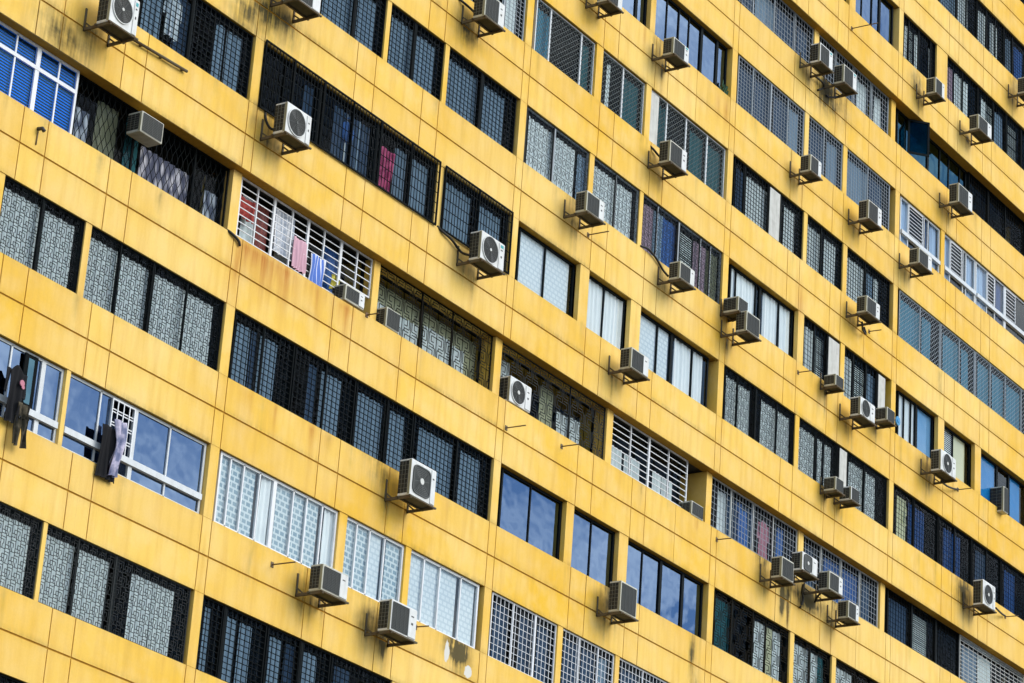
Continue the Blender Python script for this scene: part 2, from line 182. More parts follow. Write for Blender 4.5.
HOSES = [
('f', [(6.209, 0.02, 0.709), (6.347, -0.04, 0.623), (6.649, -0.06, 0.567), (6.964, -0.08, 0.427), (6.871, -0.35, 0.274)]),
('k', [(13.917, 0.02, 3.409), (14.149, -0.05, 3.417), (14.51, -0.05, 3.342), (14.837, -0.05, 3.179), (14.738, -0.25, 2.957)]),
('e', [(0.482, 0.0, 0.703), (0.506, -0.03, 0.5), (0.562, -0.1, 0.345), (0.5, -0.3, 0.234)]),
('t', [(-0.182, 0.1, -1.981), (-0.148, -0.02, -2.049), (0.075, -0.04, -2.12), (0.161, -0.03, -2.202)]),
('u', [(21.575, -0.1, 11.195), (22.01, -0.1, 11.199), (22.13, -0.04, 11.126), (21.887, -0.03, 10.959)]),
('v', [(22.913, -0.2, 11.28), (22.836, -0.1, 11.181), (22.446, -0.05, 11.013), (22.32, -0.03, 11.017)]),
('ai', [(21.453, -0.3, -2.291), (21.785, -0.1, -2.342), (21.921, -0.06, -2.494), (21.841, -0.03, -2.711)]),
('aj', [(22.539, -0.05, -2.36), (22.4, -0.2, -2.269), (22.316, -0.4, -2.168)]),
('ae', [(28.75, -0.3, 2.72), (29.319, -0.2, 2.783), (30.011, -0.1, 2.942), (30.341, -0.03, 3.06)]),
('ag', [(31.97, -0.4, 0.215), (32.724, -0.2, 0.318), (33.309, -0.05, 0.421)]),
('n', [(14.103, 0.02, 5.969), (14.172, -0.05, 5.884), (14.352, -0.08, 5.806), (14.22, -0.3, 5.603)]),
('y', [(24.095, -0.3, 5.408), (24.354, -0.2, 5.306), (24.716, -0.1, 5.35), (24.694, -0.05, 5.542)]),
('c', [(6.247, 0.0, 5.9), (6.365, -0.05, 5.852), (6.56, -0.1, 5.795), (6.512, -0.3, 5.584)]),
]
POLE = (-3.261, 0.328, -1.864, 0.398)
STAINS_SHADE = [  # sooty patches at the units include some of their shade, painted in
(21.001, -2.686, 0.1, 0.45, 'soot_shade', 1.7),
(21.303, -2.768, 0.07, 0.5, 'soot_shade', 1.5),
(22.486, -2.42, 0.5, 0.2, 'soot_shade', 1.0),
(19.979, -2.068, 0.3, 0.3, 'soot_shade', 0.7),
(22.37, 11.132, 0.12, 0.3, 'soot_shade', 1.4),
(7.677, -7.747, 0.08, 0.22, 'peel', 2.0),
(8.437, -7.939, 0.13, 0.12, 'peel', 2.0),
(8.122, -7.683, 0.35, 0.3, 'moss', 0.8),
(5.634, -8.083, 0.05, 0.4, 'soot_shade', 0.6),
(0.131, -2.684, 0.12, 0.5, 'rust', 0.6),
(7.935, -7.594, 0.35, 0.22, 'moss', 1.0),
(16.998, -5.208, 0.12, 0.45, 'moss', 0.7),
(-0.387, 2.277, 0.5, 0.5, 'soot_shade', 0.35),
(5.161, -4.803, 0.5, 0.45, 'soot_shade', 0.45),
(5.178, -7.862, 0.45, 0.4, 'soot_shade', 0.6),
(11.146, 3.246, 0.4, 0.35, 'soot_shade', 0.4),
(13.562, -4.956, 0.5, 0.4, 'soot_shade', 0.8),
(14.274, 8.494, 0.4, 0.35, 'soot_shade', 0.45),
(14.79, 3.169, 0.35, 0.3, 'soot_shade', 0.3),
(30.847, 0.368, 0.45, 0.45, 'soot_shade', 0.8),
(27.522, 13.74, 0.4, 0.35, 'soot_shade', 0.6),
(28.643, 3.249, 0.4, 0.4, 'soot_shade', 0.6),
(23.809, -2.081, 0.5, 0.3, 'soot_shade', 0.7),
(22.025, -2.358, 0.6, 0.35, 'soot_shade', 0.7),
(22.482, 11.098, 0.9, 0.5, 'soot_shade', 0.8),
(-4.998, -0.352, 0.7, 0.4, 'soot_shade', 0.6),
(0.529, 0.413, 0.5, 0.4, 'soot_shade', 0.4),
(17.198, -5.951, 0.2, 0.3, 'moss', 0.5),
(6.762, 5.401, 0.5, 0.4, 'soot_shade', 0.5),
(29.872, 14.95, 0.5, 0.4, 'soot_shade', 0.3),
(0.327, 2.624, 0.9, 0.4, 'soot_shade', 0.6),
(3.128, -7.656, 0.4, 0.35, 'soot_shade', 0.35),
(11.51, -3.491, 0.4, 0.2, 'rust', 0.2),
(31.193, 14.307, 0.4, 0.4, 'soot_shade', 0.4),
(33.864, 16.541, 0.4, 0.4, 'soot_shade', 0.5),
(21.377, 5.001, 0.15, 0.5, 'rust', 0.7),
(19.887, 4.42, 0.1, 0.3, 'rust', 0.5),
(17.013, 8.326, 0.06, 0.3, 'rust', 0.9),
(17.398, 8.368, 0.08, 0.35, 'rust', 0.9),
(13.588, 8.555, 0.05, 0.3, 'rust', 0.7),
(14.177, 9.489, 0.5, 0.25, 'soot_shade', 0.2),
(16.949, -2.177, 0.06, 0.12, 'rust', 1.0),
(10.722, -6.642, 0.3, 0.1, 'rust', 0.2),
]
SASHBARS = [(3, -2.602, -1.996, 'full'), (-3, 27.319, 28.161, 'lou'), (-3, 29.886, 30.579, 'lou'), (-3, 32.254, 32.714, 'lou'), (-3, 33.444, 34.117, 'lou')]
BLACKPANES = [(3, -4.776, -4.58)]
SPOUT = (-5.328, -2.285)
PLANT = (17.454, 8.873)
DISC = (25.788, 3.316)
SASH = (27.611,)
CAM_R = [[0.542375, -0.837445, 0.067193], [0.347907, 0.151084, -0.925275], [0.764716, 0.525223, 0.373298]]
CAM_C = [-38.607, -32.784, -24.001]
P = 8.7963
F=2.7; ZB=.675; ZT=2.025; GROUND=-25.6
NAN=None
sc=bpy.context.scene; COL=sc.collection
rnd=random.Random(7)

# ------------------------------------------------------------------ materials
MATS={}
def newmat(name):
    m=bpy.data.materials.new(name); m.use_nodes=True; nt=m.node_tree; nt.nodes.clear()
    o=nt.nodes.new('ShaderNodeOutputMaterial'); return m,nt,o
def nd(nt,t,**kw):
    n=nt.nodes.new(t)
    for k,v in kw.items():
        if k.startswith('i_'): n.inputs[k[2:].replace('_',' ')].default_value=v
        else: setattr(n,k,v)
    return n
def principled(nt,o,col=(.5,.5,.5),rough=.6,spec=.3,metal=0.):
    b=nt.nodes.new('ShaderNodeBsdfPrincipled')
    b.inputs['Base Color'].default_value=(*col,1); b.inputs['Roughness'].default_value=rough
    b.inputs['Specular IOR Level'].default_value=spec; b.inputs['Metallic'].default_value=metal
    nt.links.new(b.outputs[0],o.inputs[0]); return b
def mixc(nt,fac,a,b,blend='MIX'):
    n=nt.nodes.new('ShaderNodeMix'); n.data_type='RGBA'; n.blend_type=blend
    for i,v in ((0,fac),(6,a),(7,b)):
        if isinstance(v,(int,float)): n.inputs[i].default_value=v
        elif isinstance(v,tuple): n.inputs[i].default_value=(*v,1)
        else: nt.links.new(v,n.inputs[i])
    return n.outputs[2]
def noise(nt,scale,detail=4,vec=None,rough=.55):
    n=nt.nodes.new('ShaderNodeTexNoise'); n.inputs['Scale'].default_value=scale; n.inputs['Detail'].default_value=detail
    n.inputs['Roughness'].default_value=rough
    if vec is not None: nt.links.new(vec,n.inputs['Vector'])
    return n.outputs['Fac']
def ramp(nt,fac,*stops):
    r=nt.nodes.new('ShaderNodeValToRGB'); e=r.color_ramp.elements
    while len(e)<len(stops): e.new(.5)
    for i,(p,c) in enumerate(stops):
        e[i].position=p; e[i].color=(c,c,c,1) if isinstance(c,(int,float)) else (*c,1)
    nt.links.new(fac,r.inputs[0]); return r.outputs[0]
def objco(nt,scale=(1,1,1)):
    t=nt.nodes.new('ShaderNodeNewGeometry'); mp=nt.nodes.new('ShaderNodeMapping'); mp.inputs['Scale'].default_value=scale
    nt.links.new(t.outputs['Position'],mp.inputs[0]); return mp.outputs[0]
def math_(nt,op,a,b=None):
    n=nt.nodes.new('ShaderNodeMath'); n.operation=op
    for i,v in ((0,a),(1,b)):
        if v is None: continue
        if isinstance(v,(int,float)): n.inputs[i].default_value=v
        else: nt.links.new(v,n.inputs[i])
    return n.outputs[0]
def attr(nt,name):
    a=nt.nodes.new('ShaderNodeAttribute'); a.attribute_name=name; return a.outputs['Fac']

def wall_mat(name='yellow_painted_panel'):
    m,nt,o=newmat(name); b=principled(nt,o,rough=.72,spec=.18)
    big=noise(nt,.22,3,objco(nt)); blot=noise(nt,1.7,5,objco(nt))
    stre=noise(nt,1,5,objco(nt,(5.5,1,.55))); fine=noise(nt,26,4,objco(nt))
    c=mixc(nt,ramp(nt,big,(.33,0.),(.67,1.)),WALL_A,WALL_B)
    c=mixc(nt,math_(nt,'MULTIPLY',ramp(nt,blot,(.42,0.),(.72,1.)),.5),c,(.88,.655,.29))
    c=mixc(nt,math_(nt,'MULTIPLY',ramp(nt,stre,(.45,0.),(.8,1.)),.6),c,(.66,.37,.06))
    c=mixc(nt,math_(nt,'MULTIPLY',attr(nt,'tint'),.30),c,(.70,.40,.07))
    c=mixc(nt,math_(nt,'MULTIPLY',ramp(nt,fine,(.35,0.),(.8,1.)),.13),c,(.50,.28,.05))
    # rust and sooty drips; dark patches at units carry painted shade too
    nr=ramp(nt,noise(nt,1,5,objco(nt,(9,1,.7))),(.3,.25),(.7,1.)); ns=ramp(nt,math_(nt,'MULTIPLY',math_(nt,'ADD',noise(nt,3.2,8,objco(nt)),noise(nt,1,6,objco(nt,(13,1,1.1)))),.5),(.36,.06),(.60,1.2))
    ru=math_(nt,'MULTIPLY',attr(nt,'rust'),nr); so=math_(nt,'MULTIPLY',attr(nt,'soot_shade'),ns)
    c=mixc(nt,math_(nt,'MINIMUM',ru,.9),c,(.46,.16,.02)); c=mixc(nt,math_(nt,'MINIMUM',math_(nt,'MULTIPLY',so,1.5),.95),c,(.06,.05,.018))
    pe=ramp(nt,math_(nt,'ADD',math_(nt,'MULTIPLY',attr(nt,'peel'),.45),math_(nt,'MULTIPLY',noise(nt,7,4,objco(nt)),.5)),(.55,0.),(.62,1.))
    c=mixc(nt,pe,c,(.66,.64,.58))
    # sparse black drip lines
    dl=ramp(nt,noise(nt,1,2,objco(nt,(16,1,.16))),(.70,0.),(.80,1.))
    c=mixc(nt,math_(nt,'MULTIPLY',dl,.14),c,(.20,.12,.03))
    nt.links.new(c,b.inputs['Base Color'])
    bp=nt.nodes.new('ShaderNodeBump'); bp.inputs['Strength'].default_value=.12; bp.inputs['Distance'].default_value=.01
    nt.links.new(math_(nt,'ADD',fine,blot),bp.inputs['Height']); nt.links.new(bp.outputs[0],b.inputs['Normal'])
    return m
def paint(name,col,rough=.5,spec=.3,dirt=.3,dcol=(.12,.10,.06),metal=0.,scale=5.):
    m,nt,o=newmat(name); b=principled(nt,o,col,rough,spec,metal)
    n=noise(nt,scale,5,objco(nt)); s=noise(nt,1,3,objco(nt,(14,14,1.2)))
    f=math_(nt,'MULTIPLY',ramp(nt,math_(nt,'MULTIPLY',math_(nt,'ADD',n,s),.5),(.42,0.),(.72,1.)),dirt)
    nt.links.new(mixc(nt,f,col,dcol),b.inputs['Base Color']); return m
def fabric(name,col,col2=None,mode=None):
    m,nt,o=newmat(name); b=principled(nt,o,col,.9,.1)
    c=mixc(nt,math_(nt,'MULTIPLY',noise(nt,2.2,4,objco(nt)),.5),col,tuple(v*.62 for v in col))
    if mode=='brick':
        t=nt.nodes.new('ShaderNodeTexBrick'); t.inputs['Scale'].default_value=1.; t.inputs['Mortar Size'].default_value=.022
        t.inputs['Brick Width'].default_value=.15; t.inputs['Row Height'].default_value=.11; t.inputs['Mortar Smooth'].default_value=.3
        g=nt.nodes.new('ShaderNodeNewGeometry'); sp=nt.nodes.new('ShaderNodeSeparateXYZ'); cb=nt.nodes.new('ShaderNodeCombineXYZ')
        nt.links.new(g.outputs['Position'],sp.inputs[0]); nt.links.new(sp.outputs[0],cb.inputs[0]); nt.links.new(sp.outputs[2],cb.inputs[1]); nt.links.new(cb.outputs[0],t.inputs[0])
        t.inputs['Color1'].default_value=(1,1,1,1); t.inputs['Color2'].default_value=(.75,.75,.75,1); t.inputs['Mortar'].default_value=(0,0,0,1)
        c=mixc(nt,t.outputs['Color'],col2,c)
    if mode=='leaf':
        v=nt.nodes.new('ShaderNodeTexVoronoi'); v.inputs['Scale'].default_value=1; nt.links.new(objco(nt,(7,1,3.2)),v.inputs['Vector'])
        c=mixc(nt,ramp(nt,v.outputs['Distance'],(.25,0.),(.6,1.)),c,col2)
    if mode=='patch':
        c=mixc(nt,ramp(nt,noise(nt,1,5,objco(nt,(8,1,4))),(.44,0.),(.58,1.)),c,col2)
    if mode=='stripe':
        w=nt.nodes.new('ShaderNodeTexWave'); w.inputs['Scale'].default_value=1.; w.bands_direction='X'; nt.links.new(objco(nt,(3.2,1,.5)),w.inputs['Vector'])
        c=mixc(nt,ramp(nt,w.outputs['Fac'],(.45,0.),(.55,1.)),c,col2)
    nt.links.new(c,b.inputs['Base Color']); return m
def pane_mat(name,tint,gl,fac,rough=.02,wob=.05):
    m,nt,o=newmat(name)
    t=nd(nt,'ShaderNodeBsdfTransparent'); t.inputs[0].default_value=(*tint,1)
    g=nd(nt,'ShaderNodeBsdfGlossy'); g.inputs['Color'].default_value=(*gl,1); g.inputs['Roughness'].default_value=rough
    bp=nt.nodes.new('ShaderNodeBump'); bp.inputs['Strength'].default_value=wob; bp.inputs['Distance'].default_value=.05
    nt.links.new(noise(nt,1.3,2,objco(nt)),bp.inputs['Height']); nt.links.new(bp.outputs[0],g.inputs['Normal'])
    mx=nd(nt,'ShaderNodeMixShader')
    gm=nd(nt,'ShaderNodeNewGeometry'); fr=math_(nt,'SUBTRACT',1.,gm.outputs['Backfacing'])   # only the outer face mirrors
    if fac is None:
        f=nd(nt,'ShaderNodeLayerWeight'); f.inputs[0].default_value=.5
        fv=math_(nt,'ADD',.008,math_(nt,'MULTIPLY',math_(nt,'POWER',f.outputs['Facing'],3.),.06))
        nt.links.new(math_(nt,'MULTIPLY',fv,fr),mx.inputs[0])
    else: nt.links.new(math_(nt,'MULTIPLY',fr,fac),mx.inputs[0])
    nt.links.new(t.outputs[0],mx.inputs[1]); nt.links.new(g.outputs[0],mx.inputs[2]); nt.links.new(mx.outputs[0],o.inputs[0]); return m

M=dict(
 wall=wall_mat(), groove=paint('joint_sealant',(.50,.27,.035),.9,.1,.4,(.16,.09,.02)),
 black=paint('black_iron',(.004,.006,.007),.8,.06,.25,(.02,.017,.012)), dark=paint('dark_aluminium',(.006,.010,.012),.7,.08,.25,(.02,.02,.018)),
 dgrey=paint('dark_grey_iron',(.03,.033,.033),.75,.08,.4,(.03,.03,.03)), brown=paint('brown_iron',(.012,.010,.006),.8,.06,.4,(.02,.02,.02)),
 white=paint('white_metal',(.74,.76,.78),.45,.35,.25,(.30,.25,.20)), alu=paint('aluminium',(.62,.65,.66),.35,.4,.3,(.25,.24,.22)), boardgrey=paint('grimy_board',(.58,.58,.54),.7,.1,.5,(.20,.19,.15)), meshgrey=paint('mesh_grey',(.06,.08,.08),.5,.3,.3), grey=paint('grey_metal',(.27,.31,.34),.45,.35,.3,(.14,.13,.12)),
 silver=paint('pale_iron',(.50,.52,.50),.5,.3,.4,(.16,.13,.09)),
 acwhite=paint('ac_casing_paint',(.70,.71,.69),.45,.35,.35,(.26,.24,.18)), acgrey=paint('ac_old_paint',(.55,.54,.45),.5,.3,.5,(.20,.18,.11)), acguard=paint('ac_wire_guard',(.16,.16,.13),.6,.2,.4),acside=paint('ac_side_panel',(.30,.29,.19),.55,.25,.5,(.14,.13,.08)),
 acdark=paint('ac_fin_dark',(.020,.022,.020),.6,.25,.4,(.10,.09,.07)), acgrille=paint('ac_grille',(.06,.065,.06),.5,.3,.3,(.05,.05,.04)), acfan=paint('ac_fan',(.022,.024,.024),.5,.3,.2), hub=paint('ac_hub',(.62,.62,.58),.5,.3,.2),
 bracket=paint('rusty_bracket',(.11,.095,.06),.7,.2,.8,(.10,.045,.015)), hose=paint('black_hose',(.016,.016,.015),.6,.3,.2),
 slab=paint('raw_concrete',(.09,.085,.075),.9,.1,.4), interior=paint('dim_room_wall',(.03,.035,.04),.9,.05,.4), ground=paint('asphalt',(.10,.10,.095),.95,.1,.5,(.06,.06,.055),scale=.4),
 clear=pane_mat('clear_glass',(.90,.94,.95),(.9,.95,1.),None), mirror=pane_mat('reflective_glass',(.22,.32,.44),(.23,.32,.47),.62,.015,.10),
 tealglass=pane_mat('dark_teal_glass',(.10,.25,.32),(.3,.55,.62),.30), blueglass=pane_mat('blue_tinted_glass',(.03,.63,.98),(.3,.65,1.),.03,.25), frost=pane_mat('thin_glass',(.93,.96,.97),(.9,.95,.97),.08),
 rod=paint('rusty_rod',(.16,.12,.07),.7,.2,.6,(.22,.09,.03)), leaf=paint('plant_leaf',(.03,.10,.05),.6,.3,.3), discblue=paint('blue_plastic',(.03,.25,.50),.4,.4,.2), sticker=paint('teal_sticker',(.05,.35,.38),.5,.3,.1), mark=paint('dark_mark',(.05,.05,.05),.5,.3,.1))
CUR=dict(W=('white_curtain',(.88,.88,.86)),W2=('white_curtain',(.88,.88,.86)),W3=('white_curtain',(.88,.88,.86)),W5=('white_curtain',(.88,.88,.86)),w=('pale_curtain',(.86,.86,.85)),G=('grey_blue_curtain',(.25,.33,.43)),N=('navy_curtain',(.05,.085,.15)),
 V=('slat_blind',(.72,.75,.72)),T=('teal_curtain',(.10,.30,.42)),T2=('dim_teal_curtain',(.03,.13,.15)),D=('blue_cloth',(.06,.15,.42)),R=('mauve_curtain',(.42,.28,.34)),O=('olive_curtain',(.20,.19,.12)),O2=('olive_panel_lit_soffit',(.50,.47,.30)),
 M=('maroon_curtain',(.40,.10,.08)),B=('bright_blue_panel',(.01,.20,.50)),B2=('steel_blue_blind',(.14,.32,.55)),B3=('dark_blue_blind',(.02,.07,.22)),B4=('deep_teal_panel',(.015,.07,.11)),B5=('pale_blue_blind',(.38,.50,.68)),Y=('cream_board',(.66,.62,.40)),W4=('white_board',(.74,.76,.76)))
CM={}
for k_,(n_,c_) in CUR.items():
    if n_ not in CM: CM[n_]=fabric(n_,c_)
CM['F']=fabric('patterned_pane',(.25,.35,.41),(.62,.66,.66),'brick'); CM['F2']=fabric('checked_blind',(.80,.82,.82),(.55,.60,.63),'brick'); CM['L']=fabric('leafy_curtain',(.60,.60,.66),(.10,.11,.16),'leaf')
CM['S']=fabric('vertical_blind',(.42,.42,.48))
def curmat(c): return CM[c] if c in CM else CM[CUR[c][0]]

# ------------------------------------------------------------------ mesh builder
class MB:
    def __init__(s): s.v=[];s.f=[];s.m=[];s.mats=[];s.sm=[]
    def mi(s,mat):
        if mat not in s.mats: s.mats.append(mat)
        return s.mats.index(mat)
    def add(s,vs,fs,mat,smooth=False):
        b=len(s.v); s.v+=vs; i=s.mi(mat)
        for f in fs: s.f.append(tuple(b+q for q in f)); s.m.append(i); s.sm.append(smooth)
    def box(s,x0,x1,y0,y1,z0,z1,mat):
        s.add([(x0,y0,z0),(x1,y0,z0),(x1,y1,z0),(x0,y1,z0),(x0,y0,z1),(x1,y0,z1),(x1,y1,z1),(x0,y1,z1)],
              [(0,3,2,1),(4,5,6,7),(0,1,5,4),(1,2,6,5),(2,3,7,6),(3,0,4,7)],mat)
    def cbox(s,x0,x1,y0,y1,z0,z1,mat,c=.015):
        """box with chamfered edges"""
        bm=bmesh.new(); bmesh.ops.create_cube(bm,size=1)
        bmesh.ops.scale(bm,vec=(x1-x0,y1-y0,z1-z0),verts=bm.verts); bmesh.ops.translate(bm,vec=((x0+x1)/2,(y0+y1)/2,(z0+z1)/2),verts=bm.verts)
        bmesh.ops.bevel(bm,geom=bm.edges[:],offset=c,segments=2,affect='EDGES',profile=.5)
        bm.verts.index_update(); s.add([tuple(v.co) for v in bm.verts],[tuple(v.index for v in f.verts) for f in bm.faces],mat); bm.free()
    def bar(s,p,q,w,d,mat,up=(0,1,0)):
        p=Vector(p);q=Vector(q);t=(q-p).normalized(); u=Vector(up)
        if abs(t.dot(u))>.95: u=Vector((1,0,0))
        a=t.cross(u).normalized()*w/2; b=t.cross(a).normalized()*d/2
        vs=[tuple(o+x+y) for o in (p,q) for x,y in ((-a,-b),(a,-b),(a,b),(-a,b))]
        s.add(vs,[(0,1,2,3),(7,6,5,4),(0,4,5,1),(1,5,6,2),(2,6,7,3),(3,7,4,0)],mat)
    def tube(s,pts,r,mat,n=8):
        pts=[Vector(p) for p in pts]; vs=[];fs=[]
        for i,p in enumerate(pts):
            t=(pts[min(i+1,len(pts)-1)]-pts[max(i-1,0)]).normalized()
            u=Vector((0,0,1)) if abs(t.z)<.9 else Vector((1,0,0))
            a=t.cross(u).normalized(); b=t.cross(a).normalized()
            for k in range(n): vs.append(tuple(p+a*math.cos(2*math.pi*k/n)*r+b*math.sin(2*math.pi*k/n)*r))
        for i in range(len(pts)-1):
            for k in range(n): fs.append((i*n+k,i*n+(k+1)%n,(i+1)*n+(k+1)%n,(i+1)*n+k))
        fs.append(tuple(range(n-1,-1,-1))); fs.append(tuple((len(pts)-1)*n+k for k in range(n)))
        s.add(vs,fs,mat,True)
    def disc(s,cx,y0,y1,cz,r,mat,n=28,r2=None):
        """short cylinder facing -Y, front at y0"""
        r2=r if r2 is None else r2
        vs=[(cx+r*math.cos(2*math.pi*k/n),y0,cz+r*math.sin(2*math.pi*k/n)) for k in range(n)]+[(cx+r2*math.cos(2*math.pi*k/n),y1,cz+r2*math.sin(2*math.pi*k/n)) for k in range(n)]
        s.add(vs,[tuple(range(n-1,-1,-1)),tuple(range(n,2*n))]+[(k,(k+1)%n,n+(k+1)%n,n+k) for k in range(n)],mat)
    def ring(s,cx,y0,y1,cz,ri,ro,mat,n=32,sq=None):
        def P(r,k):
            a=2*math.pi*k/n; c,q=math.cos(a),math.sin(a)
            if sq: e=2./sq; c=math.copysign(abs(c)**e,c); q=math.copysign(abs(q)**e,q)
            return cx+r*c,cz+r*q
        vs=[]
        for r in (ri,ro):
            for y in (y0,y1):
                for k in range(n): x,z=P(r,k); vs.append((x,y,z))
        fs=[]
        for k in range(n):
            j=(k+1)%n
            fs+=[(k,j,2*n+j,2*n+k),(2*n+k,2*n+j,3*n+j,3*n+k),(n+j,n+k,3*n+k,3*n+j),(j,k,n+k,n+j)]
        s.add(vs,fs,mat)
    def build(s,name,parent=None,mat=None):
        me=bpy.data.meshes.new(name); me.from_pydata(s.v,[],s.f)
        for m in s.mats: me.materials.append(m)
        me.polygons.foreach_set('material_index',s.m); me.polygons.foreach_set('use_smooth',s.sm); me.update()
        o=bpy.data.objects.new(name,me); COL.objects.link(o)
        if parent is not None: setparent(o,parent)
        return o
WM={}
def setparent(o,p):
    o.parent=p
    o.matrix_parent_inverse=WM.get(p.name,Matrix.Identity(4)).inverted()
def empty(name,loc):
    o=bpy.data.objects.new(name,None); o.location=loc; o.empty_display_size=.2; COL.objects.link(o); WM[o.name]=Matrix.Translation(loc); return o
def tag(o,label,cat=None,group=None,kind=None):
    if label: o['label']=label
    if cat: o['category']=cat
    if group: o['group']=group
    if kind: o['kind']=kind
    return o

# ------------------------------------------------------------------ ground
g=MB(); g.add([(-3000,-3000,GROUND),(3000,-3000,GROUND),(3000,3000,GROUND),(-3000,3000,GROUND)],[(0,1,2,3)],M['ground'])
tag(g.build('ground'),'grey paved ground far below the facade','ground',kind='structure')

# ------------------------------------------------------------------ building
B=tag(empty('apartment_building',(2*P,2,GROUND)),'yellow panelled apartment block with rows of barred windows','apartment block')
K0,K1,R0,R1=-2,4,-8,5
SEAMS=[0,.264,3.09,3.71,5.32,5.90]
GV,GH=.024,.036      # joint widths
def rec(r): return .18 if r in (1,-4) else 0.
# drip list: (x0,x1,ztop,zlen,strength,kind)
DR=[]
for r in range(R0,R1+1):
    for k in range(K0,K1+1):
        for _ in range(9):
            x=k*P+rnd.random()*P; DR.append((x,.03+.07*rnd.random(),-r*F+ZB,.3+.9*rnd.random(),.08+.30*rnd.random()**2,'soot_shade' if rnd.random()<.45 else 'rust'))
# rust washing down under the white-railed window
for _ in range(46):
    x=.15+rnd.random()**1.15*3.6; DR.append((x,.03+.10*rnd.random(),-2.7+ZB,.35+1.0*rnd.random(),.25+.45*rnd.random(),'rust'))
for _ in range(14):
    x=.3+rnd.random()*3.2; DR.append((x,.04+.12*rnd.random(),-5.4+ZB,.3+.9*rnd.random(),.15+.3*rnd.random(),'rust'))
for u in UNITS:
    if not u[7]:
        for _ in range(5): DR.append((u[1]+.3*rnd.random()-.05+rnd.random()*u[3]*.8,.02+.05*rnd.random(),u[2]+.1,.25+.8*rnd.random(),.3+.35*rnd.random(),'soot_shade'))
def dirt_shade_for(xs,zs):
    """sooty marks with unit shade painted in, and rust, on a grid of wall points (numpy)"""
    X_,Z_=np.meshgrid(xs,zs); so=np.zeros_like(X_); ru=np.zeros_like(X_); pe=np.zeros_like(X_)
    zmin,zmax=zs.min(),zs.max(); xmin,xmax=xs.min(),xs.max()
    for (x,w,zt,L,s,kd) in DR:
        if x<xmin-.4 or x>xmax+.4 or zt<zmin-.1 or zt-L>zmax: continue
        t=(zt-Z_)/L; a=np.exp(-((X_-x)/w)**2)*np.clip(1-t,0,1)*np.clip(t*8+.4,0,1)*(t>-.05)*s
        if kd=='soot_shade': so+=a
        else: ru+=a
    for (x,z,rx,rz,kd,s) in STAINS_SHADE:
        if x<xmin-2*rx or x>xmax+2*rx: continue
        a=np.exp(-(((X_-x)/rx)**2+((Z_-z)/rz)**2))*s
        if kd=='rust': ru+=a
        elif kd=='peel': pe+=a
        else: so+=a
    return so,ru,pe
def wall_object(name,boxes,back,parent):
    """boxes: panels (x0,x1,z0,z1,ydepth) with gridded fronts; back: plain boxes (x0,x1,y0,y1,z0,z1,mat)"""
    mb=MB(); tint=[];soot_shade=[];rust=[];peel=[]
    for (x0,x1,z0,z1,y0,y1) in boxes:
        nx=max(2,int((x1-x0)/.085)+1); nz=max(2,int((z1-z0)/.10)+1)
        xs=np.linspace(x0,x1,nx); zs=np.linspace(z0,z1,nz); so,ru,pe=dirt_shade_for(xs,zs); so=so+(.06+.22*rnd.random()**4)*np.exp(-(zs[:,None]-z0)/.05)+.07*np.exp(-(z1-zs[:,None])/.04); t=rnd.random()
        vs=[(float(x),y0,float(z)) for z in zs for x in xs]; fs=[(j*nx+i,j*nx+i+1,(j+1)*nx+i+1,(j+1)*nx+i) for j in range(nz-1) for i in range(nx-1)]
        mb.add(vs,fs,M['wall']); tint+=[t]*len(vs); soot_shade+=so.ravel().tolist(); rust+=ru.ravel().tolist(); peel+=pe.ravel().tolist()
        n=len(mb.v)
        mb.add([(x0,y0,z0),(x1,y0,z0),(x1,y1,z0),(x0,y1,z0),(x0,y0,z1),(x1,y0,z1),(x1,y1,z1),(x0,y1,z1)],[(0,3,2,1),(4,5,6,7),(1,2,6,5),(3,0,4,7)],M['wall'])
        tint+=[t]*8; soot_shade+=[float(so.mean())]*8; rust+=[float(ru.mean())]*8; peel+=[0.]*8
    for b in back:
        mb.box(*b); tint+=[.5]*8; soot_shade+=[.0]*8; rust+=[0.]*8; peel+=[0.]*8
    o=mb.build(name,parent)
    for nm,d in (('tint',tint),('soot_shade',soot_shade),('rust',rust),('peel',peel)):
        a=o.data.attributes.new(nm,'FLOAT','POINT'); a.data.foreach_set('value',d)
    return o
XL,XR=K0*P,(K1+1)*P
for r in range(R0,R1+2):
    z=-r*F; bx=[]
    for k in range(K0,K1+1):
        es=[k*P+s for s in SEAMS]+[(k+1)*P]
        for i in range(len(es)-1):
            a,b=es[i]+GV/2,es[i+1]-GV/2
            cuts=[(a,b)]
            # a few extra cracks / joints seen in the photo
            if i==5 and k in (1,2) and rnd.random()<.5: cuts=[(a,k*P+7.2-.008),(k*P+7.2+.008,b)]
            for (p,q) in cuts:
                bx.append((p,q,z+GH/2,z+ZB,0,.03)); bx.append((p,q,z-ZB,z-GH/2,0,.03))
    back=[(XL,XR,.022,.30,z-ZB+.004,z+ZB-.004,M['groove']),(XL,XR,.301,4.,z-.62,z-.42,M['slab'])]
    wall_object('spandrel_wall',bx,back,B)
for k in range(K0+1,K1+2):
    for r in range(R0,R1+1):
        y=rec(r); z0,z1=-r*F+ZB+.006,-r*F+ZT-.006
        wall_object('pillar',[(k*P+GV/2-.004,k*P+.264-GV/2+.004,z0,z1,y+.0005,.5 if not rec(r) else .9)],[],B)
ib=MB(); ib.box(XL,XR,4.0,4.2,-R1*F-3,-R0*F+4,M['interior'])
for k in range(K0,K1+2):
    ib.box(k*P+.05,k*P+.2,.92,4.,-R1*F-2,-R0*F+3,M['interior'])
ib.build('interior_wall',B)
